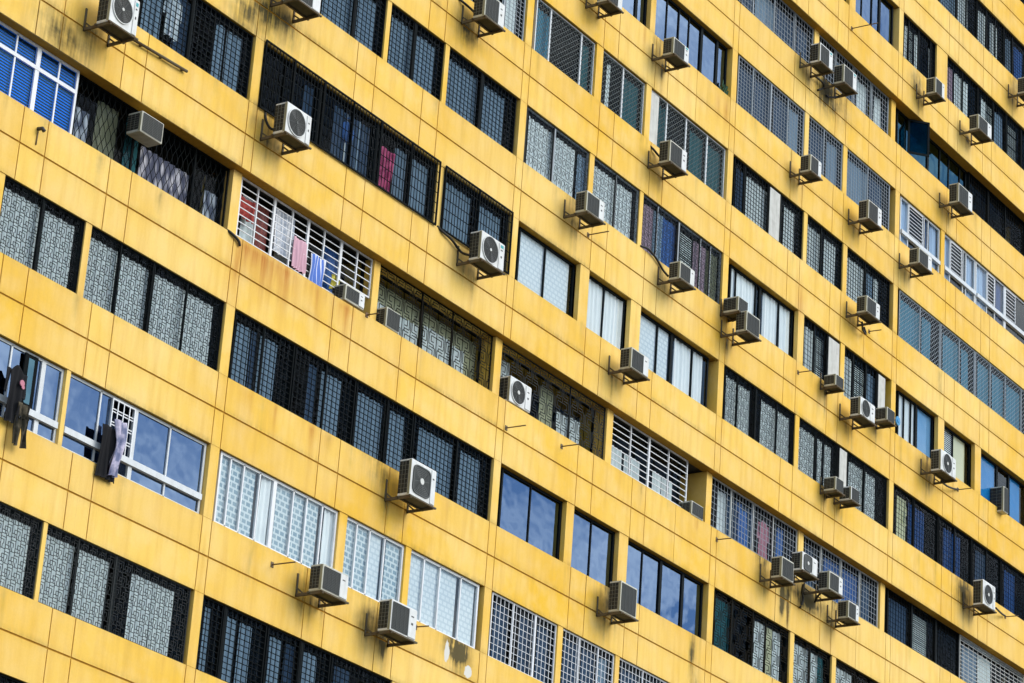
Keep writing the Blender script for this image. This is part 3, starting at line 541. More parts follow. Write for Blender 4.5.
for (k,r,a,b,st) in POSTS:
    deep=.72 if st in('keydeep','rails','wave') else .125
    if b-a<.045: continue
    y=rec(r)+.015
    wall_object('post',[(a,b,-r*F+ZB+.003,-r*F+ZT-.003,y,rec(r)+deep)],[],B)
ex=MB()
for (r,a,b) in EXTRA:
    if r<R0 or r>R1: continue
    z0,z1=-r*F+ZB,-r*F+ZT; n=max(1,round((b-a)/.9))
    ex.box(a,b,.16,.18,z0+.002,z1-.002,M['mirror'])
    for i in range(n+1):
        x=a+(b-a)*i/n; ex.box(max(a,x-.03),min(b,x+.03),.12,.158,z0+.003,z1-.003,M['dark'])
eo=ex.build('window_glazing',B); eo['kind']='stuff'

# ------------------------------------------------------------------ windows
STY={'blackgrid':(.05,.085,.19),'cage':(-.05,.08,.20),'block':(.04,.08,.17),'scroll':(.04,.07,.14),'key':(.06,.12,.18),'keydeep':(.06,.36,.41),'rails':(.06,.26,.34),
'whitegrid':(.05,.09,.22),'diamond':(.07,.10,.20),'chain':(.04,.075,.17),'glass':(None,.15,.24),'slide':(None,.18,.215),'jal':(None,.08,.125),'wave':(.08,.20,.28),
'greygrid':(.04,.085,.19),'blue':(None,.05,.09),'sash':(None,.10,.30),'dark':(.06,.095,.20),'barsash':(None,.08,.15),'rails2':(.05,.12,.22)}
def frame_bars(mb,a,b,z0,z1,y,mat,w=.045,d=.04):
    mb.box(a,a+w,y,y+d,z0,z1,mat); mb.box(b-w,b,y,y+d,z0,z1,mat)
    mb.box(a+w,b-w,y+.002,y+d-.002,z0,z0+w,mat); mb.box(a+w,b-w,y+.002,y+d-.002,z1-w,z1,mat)
def vbars(mb,a,b,z0,z1,y,step,w,mat,d=.007):
    n=max(1,round((b-a)/step))
    for i in range(1,n): x=a+(b-a)*i/n; mb.box(x-w/2,x+w/2,y,y+d,z0,z1,mat)
def hbars(mb,a,b,z0,z1,y,step,w,mat,d=.006):
    n=max(1,round((z1-z0)/step))
    for i in range(1,n): z=z0+(z1-z0)*i/n; mb.box(a,b,y,y+d,z-w/2,z+w/2,mat)
def clipseg(p,q,a,b,z0,z1):
    (x0,y0),(x1,y1)=p,q; t0,t1=0.,1.; dx,dy=x1-x0,y1-y0
    for pp,qq in ((-dx,x0-a),(dx,b-x0),(-dy,y0-z0),(dy,z1-y0)):
        if abs(pp)<1e-9:
            if qq<0: return None
        else:
            t=qq/pp
            if pp<0: t0=max(t0,t)
            else: t1=min(t1,t)
    if t0>=t1-1e-4: return None
    return (x0+dx*t0,y0+dy*t0),(x0+dx*t1,y0+dy*t1)
def segs(mb,L,a,b,z0,z1,y,w,mat,d=.006):
    for p,q in L:
        c=clipseg(p,q,a,b,z0,z1)
        if c: mb.bar((c[0][0],y+d/2,c[0][1]),(c[1][0],y+d/2,c[1][1]),w,d,mat)
def diag(a,b,z0,z1,sx,sz):
    L=[]; n=int((b-a)/sx)+int((z1-z0)/sz)+3
    for i in range(-n,n+1):
        x=a+i*sx; L.append(((x,z0),(x+sx*n*2,z0+sz*n*2))); L.append(((x,z1),(x+sx*n*2,z1-sz*n*2)))
    return L
def grille(st,a,b,z0,z1,y,gd,gt,mat,gmat):
    mb=MB(); w=.02 if st in('block','scroll','key','keydeep') else .032
    frame_bars(mb,a,b,z0,z1,y,gmat,w,.03)
    orn=st in('block','scroll','key','keydeep')
    for x in gd:
        if a+.1<x<b-.1: mb.box(x-(.008 if orn else .015),x+(.008 if orn else .015),y-.002,y+.03,z0,z1,gmat)
    for x in gt:
        if a+.1<x<b-.1: mb.box(x-(.014 if orn else .030),x+(.014 if orn else .030),y-.003,y+.032,z0,z1,gmat)
    i0,i1,j0,j1=a+w,b-w,z0+w,z1-w; yy=y+.008
    if st=='blackgrid': vbars(mb,i0,i1,j0,j1,yy,.135,.020,mat); hbars(mb,i0,i1,j0,j1,yy+.008,.108,.015,mat)
    elif st=='cage': vbars(mb,i0,i1,j0,j1,yy,.10,.020,mat); hbars(mb,i0,i1,j0,j1,yy+.008,.22,.018,mat)
    elif st=='greygrid': vbars(mb,i0,i1,j0,j1,yy,.135,.012,mat); hbars(mb,i0,i1,j0,j1,yy+.008,.10,.009,mat)
    elif st=='whitegrid': vbars(mb,i0,i1,j0,j1,yy,.145,.013,mat); hbars(mb,i0,i1,j0,j1,yy+.008,.135,.010,mat)
    elif st=='dark': vbars(mb,i0,i1,j0,j1,yy,.15,.014,mat); hbars(mb,i0,i1,j0,j1,yy+.008,.13,.009,mat)
    elif st in('rails','rails2'):
        hbars(mb,i0,i1,j0,j1,yy,.142 if st=='rails' else .11,.017,mat,.014)
        if st=='rails2': vbars(mb,i0,i1,j0,j1,yy+.02,.28,.02,mat)
    elif st=='diamond': segs(mb,diag(i0,i1,j0,j1,.15,.12),i0,i1,j0,j1,yy,.010,mat,.005)
    elif st=='chain': segs(mb,diag(i0,i1,j0,j1,.17,.125),i0,i1,j0,j1,yy,.0095,mat,.005)
    elif st=='block':
        L=[];s=.115;nx=int((i1-i0)/s)+1;nz=int((j1-j0)/s)+1
        for i in range(nx):
            x=i0+i*s; L.append(((x,j0),(x,j1)))
            for j in range(nz):
                z=j0+j*s
                k=(i*2+j)%4
                if k==0: L+=[((x,z),(x+s,z)),((x+s*.5,z),(x+s*.5,z+s*.6)),((x+s*.5,z+s*.6),(x+s,z+s*.6))]
                elif k==1: L+=[((x,z+s*.35),(x+s,z+s*.35)),((x+s*.35,z+s*.35),(x+s*.35,z+s))]
                elif k==2: L+=[((x,z+s*.6),(x+s*.6,z+s*.6)),((x+s*.6,z+s*.6),(x+s*.6,z)),((x,z+s),(x+s,z+s))]
                else: L+=[((x,z+s*.5),(x+s,z+s*.5)),((x+s*.65,z+s*.5),(x+s*.65,z+s))]
        segs(mb,L,i0,i1,j0,j1,yy,.0105,mat)
    elif st=='scroll':
        L=[];s=.16;nx=int((i1-i0)/s)+1
        for i in range(nx):
            x=i0+i*s; L.append(((x,j0),(x,j1)))
            for j,zc in enumerate((.16,.40,.64,.88,1.12)):
                z=j0+zc; r_=.068 if (i+j)%2 else .05; pts=[(x+s/2+r_*math.cos(t)*(1 if (i%2) else -1)*(1-.07*t),z+r_*1.5*math.sin(t)*(1-.07*t)) for t in [q*.62 for q in range(0,11)]]
                L+=list(zip(pts[:-1],pts[1:]))
        for z in (j0+.28,j0+.52,j0+.76,j0+1.0): L.append(((i0,z),(i1,z)))
        segs(mb,L,i0,i1,j0,j1,yy,.009,mat)
    elif st in('key','keydeep'):
        L=[];s=.30;nx=int((i1-i0)/s)+1;nz=int((j1-j0)/s)+2
        for i in range(nx):
            for j in range(nz):
                x=i0+i*s; z=j0+j*s; f=(i+j)%2; 
                def q(u,v,x=x,z=z,f=f): return (x+(1-u if f else u)*s,z+v*s)
                pl=[(0,.0),(0,.8),(.6,.8),(.6,.4),(.3,.4)]; pm=[(.3,0),(.3,.2),(.85,.2),(.85,1.),(.2,1.)]
                for pl_ in (pl,pm): L+=[(q(*u),q(*v)) for u,v in zip(pl_[:-1],pl_[1:])]
            L.append(((i0+i*s,j0),(i0+i*s,j1)))
        segs(mb,L,i0,i1,j0,j1,yy,.017,mat)
    elif st=='wave':
        L=[]
        n=int((i1-i0)/.15)
        for i in range(n+1):
            for sg in (1,-1):
                pts=[(i0+i*.15+sg*.07*math.sin(z*math.pi/.34),j0+z) for z in [q*.0567 for q in range(0,24)]]
                L+=list(zip(pts[:-1],pts[1:]))
        segs(mb,L,i0,i1,j0,j1,yy,.011,mat)
    return mb
def curtain(mb,x0,x1,z0,z1,y,code):
    mat=curmat(code); n=max(2,int((x1-x0)/.022)); ph=rnd.random()*6; fr=(34 if code!='S' else 60)+rnd.random()*10
    flat=code in('F','F2','B','B2','B4','Y','W4','O2'); amp=.0 if flat else (.018 if code!='S' else .012)
    if code=='V':   # slats
        ns=int((z1-z0)/.055)
        for i in range(ns):
            z=z0+i*.055; mb.add([(x0,y,z),(x1,y,z),(x1,y+.025,z+.043),(x0,y+.025,z+.043)],[(0,1,2,3)],mat)
        return
    vs=[];fs=[]; nz=6
    for j in range(nz+1):
        z=z0+(z1-z0)*j/nz
        for i in range(n+1):
            x=x0+(x1-x0)*i/n; vs.append((x,y+amp*math.sin(x*fr+ph+.5*math.sin(z*2+ph))+amp*.5*math.sin(x*fr*.43+ph*2),z))
    for j in range(nz):
        for i in range(n): fs.append((j*(n+1)+i,j*(n+1)+i+1,(j+1)*(n+1)+i+1,(j+1)*(n+1)+i))
    mb.add(vs,fs,mat,True)
FRM=dict(dark='dark',white='white',alu='alu',grey='grey')
for wi,(k,r,a,b,st,fr,dv,tk,gd,gt,fl,lab) in enumerate(WINDOWS):
    dg,gl,cu=STY[st]; off=rec(r); z0,z1=-r*F+ZB+.004,-r*F+ZT-.004
    gl+=off; cu+=off
    fm=M[FRM[fr]] if st not in('key','keydeep','scroll','block','blackgrid','cage','wave','rails','whitegrid','chain','greygrid') else M['dark']
    if st=='scroll': fm=M['grey']
    W=MB()
    fa,fb=a+.004,b-.004
    if st=='cage': fa,fb=a+.004,b-.004
    ow=.03 if dg is not None and st not in('rails','rails2') else .05
    frame_bars(W,fa,fb,z0,z1,gl-.02,fm,ow,.05)
    divs=[x for x in dv if fa+.08<x<fb-.08]; tks=[x for x in tk if fa+.1<x<fb-.1]
    for x in divs: W.box(x-(.012 if dg is not None else .018),x+(.012 if dg is not None else .018),gl-.018,gl+.02,z0+.03,z1-.03,fm)
    for x in tks: W.box(x-(.03 if dg is not None else .05),x+(.03 if dg is not None else .05),gl-.025,gl+.025,z0+.03,z1-.03,fm)
    if st=='blue':
        zt=z1-.42; W.box(fa+.05,fb-.05,gl-.03,gl+.02,zt-.035,zt+.035,fm)
    if st in('sash','barsash'):
        zt=z0+.34; W.box(fa+.03,fb-.03,gl-.07,gl+.02,zt-.065,zt+.045,fm)
    # dark lining of the opening behind the bars
    if st not in('keydeep','rails','slide','glass','jal','blue','sash','barsash'):
        y0=max(gl-.019,.02); y1=y0+.45
        W.box(fa,fa+.012,y0+.05,y1,z0,z1,M['dark']); W.box(fb-.012,fb,y0+.05,y1,z0,z1,M['dark']); W.box(fa,fb,y0+.05,y1,z1-.012,z1,M['dark'])
    elif st=='keydeep': W.box(a-.2,b+.2,.302,1.2,z1+.004,z1+.02,M['wall'])
    elif st in('slide','glass','sash','barsash','jal'):
        y0=gl+.03; W.box(fa,fa+.012,y0,y0+.4,z0,z1,M['dark']); W.box(fb-.012,fb,y0,y0+.4,z0,z1,M['dark']); W.box(fa,fb,y0,y0+.4,z1-.012,z1,M['dark'])
    wo=W.build('window',B)
    if lab: wo['label']=lab
    pm=M['clear']
    if st in('glass','sash'): pm=M['mirror']
    if st=='blue': pm=M['blueglass']
    if st=='barsash': pm=M['frost']
    if any(c=='B4' for _,_,c in fl): pm=M['tealglass']
    if st in('jal','slide') or any(c in('F2','W4') for _,_,c in fl): pm=M['frost']
    PN=MB(); xs=[fa+.04]+sorted(divs+tks)+[fb-.04]
    bars=[s for s in SASHBARS if s[0]==r and a-.1<s[1]<b]
    for i in range(len(xs)-1):
        p,q=xs[i]+.012,xs[i+1]-.012
        if st=='wave' and i==1: continue
        if any(abs((p+q)/2-(s[1]+s[2])/2)<.3 and s[3]=='full' for s in bars):
            PN.box(p,q,gl+.004,gl+.010,z0+.04,z0+.27,M['clear']); continue
        m_=pm
        yj=gl+.002+(.006 if i%2 else 0)
        PN.box(p,q,yj,yj+.006,z0+.04,z1-.04,m_)
    PN.build('pane',wo)
    if dg is not None:
        gm={'whitegrid':M['white'],'rails':M['white'],'rails2':M['silver'],'greygrid':M['grey'],'diamond':M['alu'],'chain':M['grey'],'scroll':M['dgrey'],'key':M['brown'],'keydeep':M['brown'] if k==0 else M['dgrey'],'block':M['black'],'cage':M['black']}.get(st,M['black'])
        bm_=M['meshgrey'] if (st in('diamond',)) else gm
        if st=='whitegrid' and fr=='grey': gm=bm_=M['grey']
        if st=='whitegrid' and k==2 and r==1: bm_=M['grey']; gm=M['silver']
        if st=='block' and r==4: gm=bm_=M['dgrey']
        dd=dg+off; zz0,zz1=z0,z1; aa,bb=a+.006,b-.006
        if st=='cage': zz0-=.02; zz1+=.05; aa-=.02; bb+=.02
        if st=='rails' and k==0:
            # right end of this grille stops above an air conditioner standing on the sill
            cut=gt[-1]
            grille(st,aa,cut,zz0,zz1,dd,gd[:-1],gt[:-1],bm_,gm).build('grille',wo)
            grille(st,cut+.004,bb,zz0+.52,zz1,dd,gd[-1:],[],bm_,gm).build('grille',wo)
        else: grille(st,aa,bb,zz0,zz1,dd,gd,gt,bm_,gm).build('grille',wo)
    for s in bars:
        mb=MB(); y=gl-.05 if s[3]=='full' else gl-.02
        zl=z0+.36
        frame_bars(mb,s[1],s[2],zl,z1-.05,y,M['white'],.025,.02)
        if s[3]=='full':
            vbars(mb,s[1],s[2],zl,z1-.05,y,.15,.022,M['white']); hbars(mb,s[1],s[2],zl,z1-.05,y+.012,.24,.018,M['white'])
            hbars(mb,s[1],s[2],zl+.05,z1,y+.012,.24,.018,M['white'])
        else: hbars(mb,s[1],s[2],zl,z1-.05,y,.105,.016,M['alu'],.012)
        mb.build('grille',wo)
    for s in BLACKPANES:
        if s[0]==r and a<s[1]<b:
            mb=MB(); mb.box(s[1]-.06,s[2]+.06,gl-.05,gl-.022,z0+.36,z1-.05,M['black']); mb.box(s[1]+.03,s[2]-.03,gl-.056,gl-.051,z0+.44,z1-.12,M['tealglass']); mb.build('sash',wo)
    if fl or st in('glass','sash','jal'):
        cb=MB()
        for (p,q,c) in fl:
            p=max(p,fa+.015); q=min(q,fb-.015)
            if q-p<.03: continue
            if c=='P':
                bd=MB(); bd.box(p,q,dg+off-.02,dg+off-.006,z0+.03,z1-.06,M['boardgrey']); bd.build('board',wo); continue
            t=z1-(.12 if dg is not None else .02); lo=z0
            if c=='W2': t=z0+.80
            if c=='W5': t=z0+.80+.12*rnd.random()
            if c=='W3': t=z0+.66+.1*rnd.random()
            if c=='L': t=z0+.78+.2*rnd.random(); lo=z0+.12
            curtain(cb,p,q,lo,t,cu+.002*rnd.random()+(.05 if c=='O2' else 0),c)
        if st=='sash': curtain(cb,fa+.05,fb-.05,z0,z1-.03,cu+.2,'N')
        if cb.v: cb.build('curtain',wo)
    if st=='blue':
        cb=MB(); curtain(cb,fa+.03,fb-.03,z0,z1-.03,cu,'V'); cb.build('louvre',wo)
    if any(c=='B4' for _,_,c in fl):   # one sash pushed open
        x=SASH[0]; mb=MB(); yy=off
        def sl(u,v): return (x+.02+u*.46,yy+.12-u*.42,v)
        for (u0,u1,v0,v1,m_,t) in ((0,1,z0+.30,z0+.36,'dark',.03),(0,1,z1-.08,z1-.02,'dark',.03),(0,.09,z0+.36,z1-.08,'dark',.03),(.91,1,z0+.36,z1-.08,'dark',.03),(.09,.91,z0+.36,z1-.08,'tealglass',.012)):
            p0,p1=Vector(sl(u0,(v0+v1)/2)),Vector(sl(u1,(v0+v1)/2)); mb.bar(p0,p1,v1-v0,t,M[m_],up=(.67,.74,0))
        mb.build('sash',wo)['label']='dark sash swung outward'

# ------------------------------------------------------------------ air conditioners
def acunit(nm,x,z,w,h,out,ty,nobr):
    y0=-out; dp=.30 if ty!='box' else .42
    if nobr: dp=.34
    if nm=='af': dp=.5
    if nm in('ap','aq','ab','ad'): dp=.34
    T=tag(empty('air_conditioner',(x+w/2,y0+dp/2,z)),ACLAB[nm],'air conditioner','air conditioners on the facade')
    y1=y0+dp; cs=M['acwhite'] if ty in('round','hub','hubround') or nm in 'hbu' else M['acgrey']
    if ty=='box': cs=M['acgrey'] if nm!='aq' else M['acwhite']
    C_=MB(); C_.cbox(x,x+w,y0+.012,y1,z,z+h,cs,.018)
    # left side inset: coil behind a wire guard
    S=MB(); S.box(x-.004,x+.006,y0+.075,y1-.012,z+.05,z+h-.04,M['acdark']); 
    n=7
    for i in range(1,n): zz=z+.05+(h-.09)*i/n; S.box(x-.012,x-.003,y0+.075,y1-.012,zz-.003,zz+.003,M['acguard'])
    for i in range(1,3): yy=y0+.075+(dp-.087)*i/3; S.box(x-.011,x-.0035,yy-.003,yy+.003,z+.05,z+h-.04,M['acguard'])
    C_.box(x-.003,x+.004,y0+.018,y0+.07,z+.02,z+h-.02,M['acside'])
    C_.build('casing',T); S.build('side_guard',T)
    G=MB(); fw=MB()
    cz=z+h*.5
    if ty in('round','hubround'):
        R=min(h*.44,w*.35); cx=x+.05+R if ty=='round' and nm!='a' else x+w*.42
        fw.disc(cx,y0+.004,y0+.016,cz,R,M['acfan'],36)
        for i in range(5):
            t=i*2*math.pi/5; fw.bar((cx+.04*math.cos(t),y0+.001,cz+.04*math.sin(t)),(cx+R*.9*math.cos(t),y0+.001,cz+R*.9*math.sin(t)),.10,.004,M['acfan'])
        G.ring(cx,y0-.010,y0+.014,cz,R*.985,R*1.05,cs,40)
        for q in (.22,.36,.5,.64,.78,.9): G.ring(cx,y0-.008,y0-.003,cz,R*q-.004,R*q+.004,M['acgrille'],32)
        for i in range(8):
            t=i*math.pi/4+.2; G.bar((cx+R*.1*math.cos(t),y0-.006,cz+R*.1*math.sin(t)),(cx+R*math.cos(t),y0-.006,cz+R*math.sin(t)),.008,.005,M['acgrille'])
        G.disc(cx,y0-.014,y0-.002,cz,R*(.17 if ty=='hubround' or nm=='p' else .12),M['hub'] if ty=='hubround' or nm in 'apf' else M['acgrille'],20)
        sx=min(cx+R*1.12,x+w-.09)
    elif ty=='hub':
        R=min(h*.42,w*.34); cx=x+.07+R
        fw.ring(cx,y0+.003,y0+.016,cz,.001,R,M['acfan'],40,sq=5)
        G.ring(cx,y0-.012,y0+.014,cz,R*.93,R*1.03,M['acgrille'],40,sq=5)
        for q in (.26,.38,.5,.62,.74,.85): G.ring(cx,y0-.006,y0+.0,cz,R*q-.009,R*q+.009,M['acgrille'],40,sq=2+3*q)
        for i in range(8):
            t=i*math.pi/4+.2; G.bar((cx+R*.1*math.cos(t),y0-.004,cz+R*.1*math.sin(t)),(cx+R*.9*math.cos(t),y0-.004,cz+R*.9*math.sin(t)),.012,.005,M['acgrille'])
        G.disc(cx,y0-.016,y0-.001,cz,R*.22,M['hub'],20); sx=cx+R*1.1
    else:
        g1=x+w*(.66 if ty=='square' else (.90 if ty=='full' else .92)); g0=x+.04; m=.05 if ty!='box' else .035
        fw.box(g0,g1,y0+.006,y0+.016,z+m,z+h-m,M['acdark'])
        n=max(6,int((h-2*m)/.028))
        for i in range(n+1):
            zz=z+m+(h-2*m)*i/n; G.box(g0,g1,y0-.002,y0+.008,zz-.006,zz+.006,M['acgrille'])
        for i in range(0,5): xx=g0+(g1-g0)*i/4; G.box(xx-.005,xx+.005,y0-.004,y0+.007,z+m,z+h-m,M['acgrille'])
        if ty=='box':
            for i in range(3): G.box(x-.008,x-.001,y1-.08-.1*i,y1-.03-.1*i,z+.06,z+h-.06,M['acdark'])
        sx=g1+.02
    fw.build('fan' if ty in('round','hub','hubround') else 'coil',T); G.build('fan_grille',T)
    if ty in('round','hub','hubround','square') and sx<x+w-.05:
        V=MB(); V.cbox(sx,x+w-.018,y0-.004,y0+.012,z+.03,z+h-.03,M['acwhite'],.006)
        ww=x+w-.018-sx
        V.box(sx+ww*.25,sx+ww*.6,y0-.007,y0-.0035,z+h*.70,z+h*.74,M['mark'])
        if nm in('a','f','u','v','m'): V.box(sx+ww*.2,sx+ww*.75,y0-.007,y0-.0035,z+h*.80,z+h*.90,M['sticker'])
        if rnd.random()<.6: V.box(sx+ww*.3,sx+ww*.55,y0-.007,y0-.0035,z+h*.45,z+h*.52,M['mark'])
        V.build('service_cover',T)
    if not nobr:
        for xx in (x+.03,x+w-.05):
            b=MB(); zb=z-.035
            b.box(xx-.02,xx+.02,y0-.02,-.001,zb-.02,zb+.0,M['bracket']); b.box(xx-.02,xx+.0-.016,y0-.02,-.001,zb,zb+.033,M['bracket'])
            b.box(xx-.02,xx+.02,-.022,-.002,zb-.02,zb+.42,M['bracket'])
            b.bar((xx,-.02,zb+.14),(xx,-.18,zb+.01),.03,.008,M['bracket'],up=(1,0,0))
            b.build('bracket',T)
        b=MB(); b.box(x-.03,x+w+.03,y0-.03,y0+.008,z-.034,z-.004,M['bracket']); b.box(x-.03,x+w+.03,y0+dp-.03,y0+dp+.01,z-.034,z-.004,M['bracket'])
        b.box(x+.06,x+w-.06,y0+.02,y1-.02,z-.012,z+.0,M['acdark']); b.build('support_rail',T)
    for (n_,pl) in HOSES:
        if n_==nm:
            pts=[Vector(p) for p in pl]; q=[]
            for i in range(len(pts)-1):
                p0=pts[max(i-1,0)];p1=pts[i];p2=pts[i+1];p3=pts[min(i+2,len(pts)-1)]
                for t in (0,.25,.5,.75): q.append(.5*((2*p1)+(p2-p0)*t+(2*p0-5*p1+4*p2-p3)*t*t+(3*p1-p0-3*p2+p3)*t**3))
            q.append(pts[-1]); b=MB(); b.tube(q,.026,M['hose']); b.build('pipe',T)
    return T
ACLAB=dict(
a='white air conditioner with big round fan left of the hanging striped shirt',
b='grey air conditioner cut by the photo top beside black grille windows',
c='dark grille air conditioner at the top beside the second pillar',
d='dark grille air conditioner at the top above green diamond mesh windows',
e='white round fan air conditioner in front of the black cage window',
f='white round fan air conditioner with thick hose under the last black cage panel',
g='air conditioner with square black fan guard and white hub below black grid windows',
h='air conditioner at the lower post of the frosted louvre windows, above mossy wall',
i='air conditioner left of its neighbour under frosted louvres, beside a rusty rod',
j='square grille air conditioner under the first post of the white scroll grille windows',
k='square grille air conditioner with black hose under mauve and olive curtains',
l='square grille air conditioner under the white checked blinds',
m='square grille air conditioner under blue glass panes of the upper middle floor',
n='square grille air conditioner before the diamond mesh window with white curtain',
o='tall louvred air conditioner under the reflective blue windows beside dark stained and shaded wall',
p='white air conditioner with black round fan standing inside the brown fret grille',
q='squat air conditioner on the sill at the end of the white railed laundry window',
r='small air conditioner box on the sill behind the yellow framed fret grille',
s='tiny window air conditioner on the sill beside a deep yellow recess',
t='old framed window air conditioner poking from the wavy barred dark window',
u='left of the paired air conditioners with looping black pipes by white grids',
v='right of the paired air conditioners with looping black pipes by white grids',
w='air conditioner under the post between pale grey grid windows',
x='air conditioner under the last pale grey grid window before the pillar',
y='air conditioner under the black grid window ending at the fourth pillar',
z='narrow beige air conditioner box perched over a darker one beside the third pillar',
aa='dark louvred air conditioner just below a narrow beige box',
ab='small box air conditioner under the white board in a window',
ac='white round fan air conditioner left of a small box unit with blue cap',
ad='small box air conditioner at the pillar with a blue round cap beside it',
ae='round fan air conditioner between the cream board window and blue panes',
af='slim upright air conditioner set between bright blue panes',
ag='round fan air conditioner below the dark navy windows at right',
ah='first of four clustered air conditioners, white framed grey grille',
ai='second of four clustered air conditioners, white with rounded black fan guard',
aj='third of four clustered air conditioners, dark grille over dangling brackets',
ak='fourth and lowest of four clustered air conditioners on a wide bracket',
al='air conditioner under white barred sliding windows at the fourth pillar',
am='air conditioner under the dark teal glass window with open sash',
an='air conditioner under the slatted shutter window next to a yellow post',
ao='beige sided air conditioner in the middle of the slatted shutter windows',
ap='dark box air conditioner under white pane between ornate grilles',
aq='small pale tilted air conditioner box right of a dark box unit',
ar='air conditioner half out of the photo at the upper right edge')
for u in UNITS: acunit(*u)

# ------------------------------------------------------------------ clothes and small things
CLM=dict(black=fabric('black_cotton',(.018,.018,.02)),camo=fabric('dark_pattern_cotton',(.018,.017,.012),(.09,.075,.05),'patch'),lavender=fabric('lavender_towel',(.62,.58,.72),(.20,.22,.34),'patch'),white=fabric('white_cotton',(.75,.77,.80),(.42,.47,.55),'stripe'),
 check=fabric('checked_cotton',(.72,.12,.26),(.30,.03,.10),'patch'),pink=fabric('pink_towel',(.68,.42,.50)),stripe=fabric('striped_towel',(.80,.82,.86),(.12,.22,.62),'stripe'),maroon=fabric('maroon_cotton',(.38,.07,.06)),yellow=fabric('yellow_cotton',(.62,.55,.10)),hotpink=fabric('bright_pink_cotton',(.82,.10,.26)),
 blue=fabric('blue_cotton',(.06,.16,.45)),rose=fabric('rose_cotton',(.58,.24,.30)),cream=fabric('cream_cotton',(.66,.62,.34),(.28,.30,.22),'patch'))
def sheet(mb,outline_fn,w,h,x,y,z,mat,nx=18,nz=22,fold=.03,fr=5.,twist=0):
    """hanging cloth: outline_fn(v)->(left,right) in -0.5..0.5 for v 0 (top)..1 (bottom); double sided with thickness"""
    ph=rnd.random()*6; front=[];back=[]
    for j in range(nz+1):
        v=j/nz; l,r_=outline_fn(v)
        for i in range(nx+1):
            u=l+(r_-l)*i/nx; f=fold*(.35+.65*v)*math.sin(u*2*math.pi*fr/1.6+ph+v*1.4)+fold*.5*math.sin(u*9+v*5+ph)
            xx=x+u*w+twist*.25*w*math.sin(v*5); front.append((xx,y+f,z-v*h)); back.append((xx,y+f+.012,z-v*h))
    N=len(front); s=nx+1; fs=[]
    for j in range(nz):
        for i in range(nx):
            q=(j*s+i,j*s+i+1,(j+1)*s+i+1,(j+1)*s+i); fs.append(q[::-1]); fs.append(tuple(N+e for e in q))
    for j in range(nz): 
        for i in (0,nx): fs.append((j*s+i,(j+1)*s+i,N+(j+1)*s+i,N+j*s+i))
    for i in range(nx):
        for j in (0,nz): fs.append((j*s+i,j*s+i+1,N+j*s+i+1,N+j*s+i))
    mb.add(front+back,fs,mat,True)
for (n,lab,cat,x,z,y,w,h,sh,col) in CLOTHES:
    mb=MB(); m=CLM[col]; tp=None
    if sh=='shirt':
        body=lambda v:(-.30-.03*v,.30+.04*v)
        sheet(mb,lambda v:((-.10-.22*min(v/.12,1))-.02*v,(.10+.22*min(v/.12,1))+.03*v),w,h,x,y,z,m,fr=6)
        for sg in (-1,1):
            sheet(mb,lambda v,sg=sg:tuple(sorted((sg*(.27+.06*v),sg*(.46+.05*v)))),w,h*.42,x,y+.015,z-h*.07-.02,m,8,10,.02)
        tp=tag(mb.build(n),lab,cat,'washing hung at the windows')
        if col=='black':
            e=MB(); e.ring(x+.10,y-.035,y-.02,z-.27,.001,.055,CLM['rose'],14); e.ring(x+.13,y-.037,y-.021,z-.33,.001,.035,CLM['rose'],12); e.build('emblem',tp)
    elif sh=='trousers':
        sheet(mb,lambda v:(-.42,.42),w,h*.35,x,y,z,m,12,8,.03)
        for sg in (-1,1): sheet(mb,lambda v,sg=sg:tuple(sorted((sg*(.03+.05*v),sg*(.42+.02*v)))),w,h*.68,x,y,z-h*.33,m,8,14,.03)
        tp=tag(mb.build(n),lab,cat,'washing hung at the windows')
    elif sh=='twist':
        sheet(mb,lambda v:(-.5+.15*v,.5-.1*v),w,h,x,y,z,m,10,24,.05,6,.8); tp=tag(mb.build(n),lab,cat,'washing hung at the windows')
    elif sh=='round':
        vs=[];fs=[];nu,nv=16,10
        for j in range(nv+1):
            t=math.pi*j/nv
            for i in range(nu):
                p=2*math.pi*i/nu; rr=w/2*math.sin(t)*(1+.06*math.sin(5*p+j)); vs.append((x+rr*math.cos(p),y+.15+rr*.4*math.sin(p),z-h/2+h/2*math.cos(t)))
        for j in range(nv):
            for i in range(nu): fs.append((j*nu+i,j*nu+(i+1)%nu,(j+1)*nu+(i+1)%nu,(j+1)*nu+i))
        mb.add(vs,fs,CLM['blue'],True); mb.ring(x,y+.12,y+.14,z+.02,.06,.075,CLM['blue'],14); tp=tag(mb.build(n),lab,cat)
    else:
        sheet(mb,lambda v:(-.5+.04*math.sin(v*3),.5-.05*v),w,h,x,y,z,m,16,16,.035,7); tp=tag(mb.build(n),lab,cat,'washing hung at the windows')
for (x,z,L,lab) in RODS:
    mb=MB(); mb.tube([(x,-.001,z),(x,-L,z-.01),(x,-L-.03,z-.012)],.014,M['rod'],8); mb.box(x-.04,x+.04,-.012,-.001,z-.05,z+.05,M['rod'])
    tag(mb.build('drying_rod'),lab,'rod','drying rods fixed to the wall')
x0,z0,x1,z1=POLE
mb=MB(); mb.tube([(x0-.1,-.06,z0),(x1,-.06,z1)],.028,M['bracket'])
for t in (.1,.5,.93): mb.box(x0+(x1-x0)*t-.02,x0+(x1-x0)*t+.02,-.06,-.001,z0+(z1-z0)*t-.02,z0+(z1-z0)*t+.02,M['bracket'])
tag(mb.build('wall_pole'),'dark pole lying along the wall right of a big round fan unit','pole')
x,z=SPOUT; mb=MB(); mb.tube([(x,-.001,z),(x,-.10,z-.01),(x+.02,-.13,z-.06)],.035,M['mark'],10); mb.tube([(x,-.012,z-.05),(x-.01,-.012,z-.3)],.012,M['rod'],6)
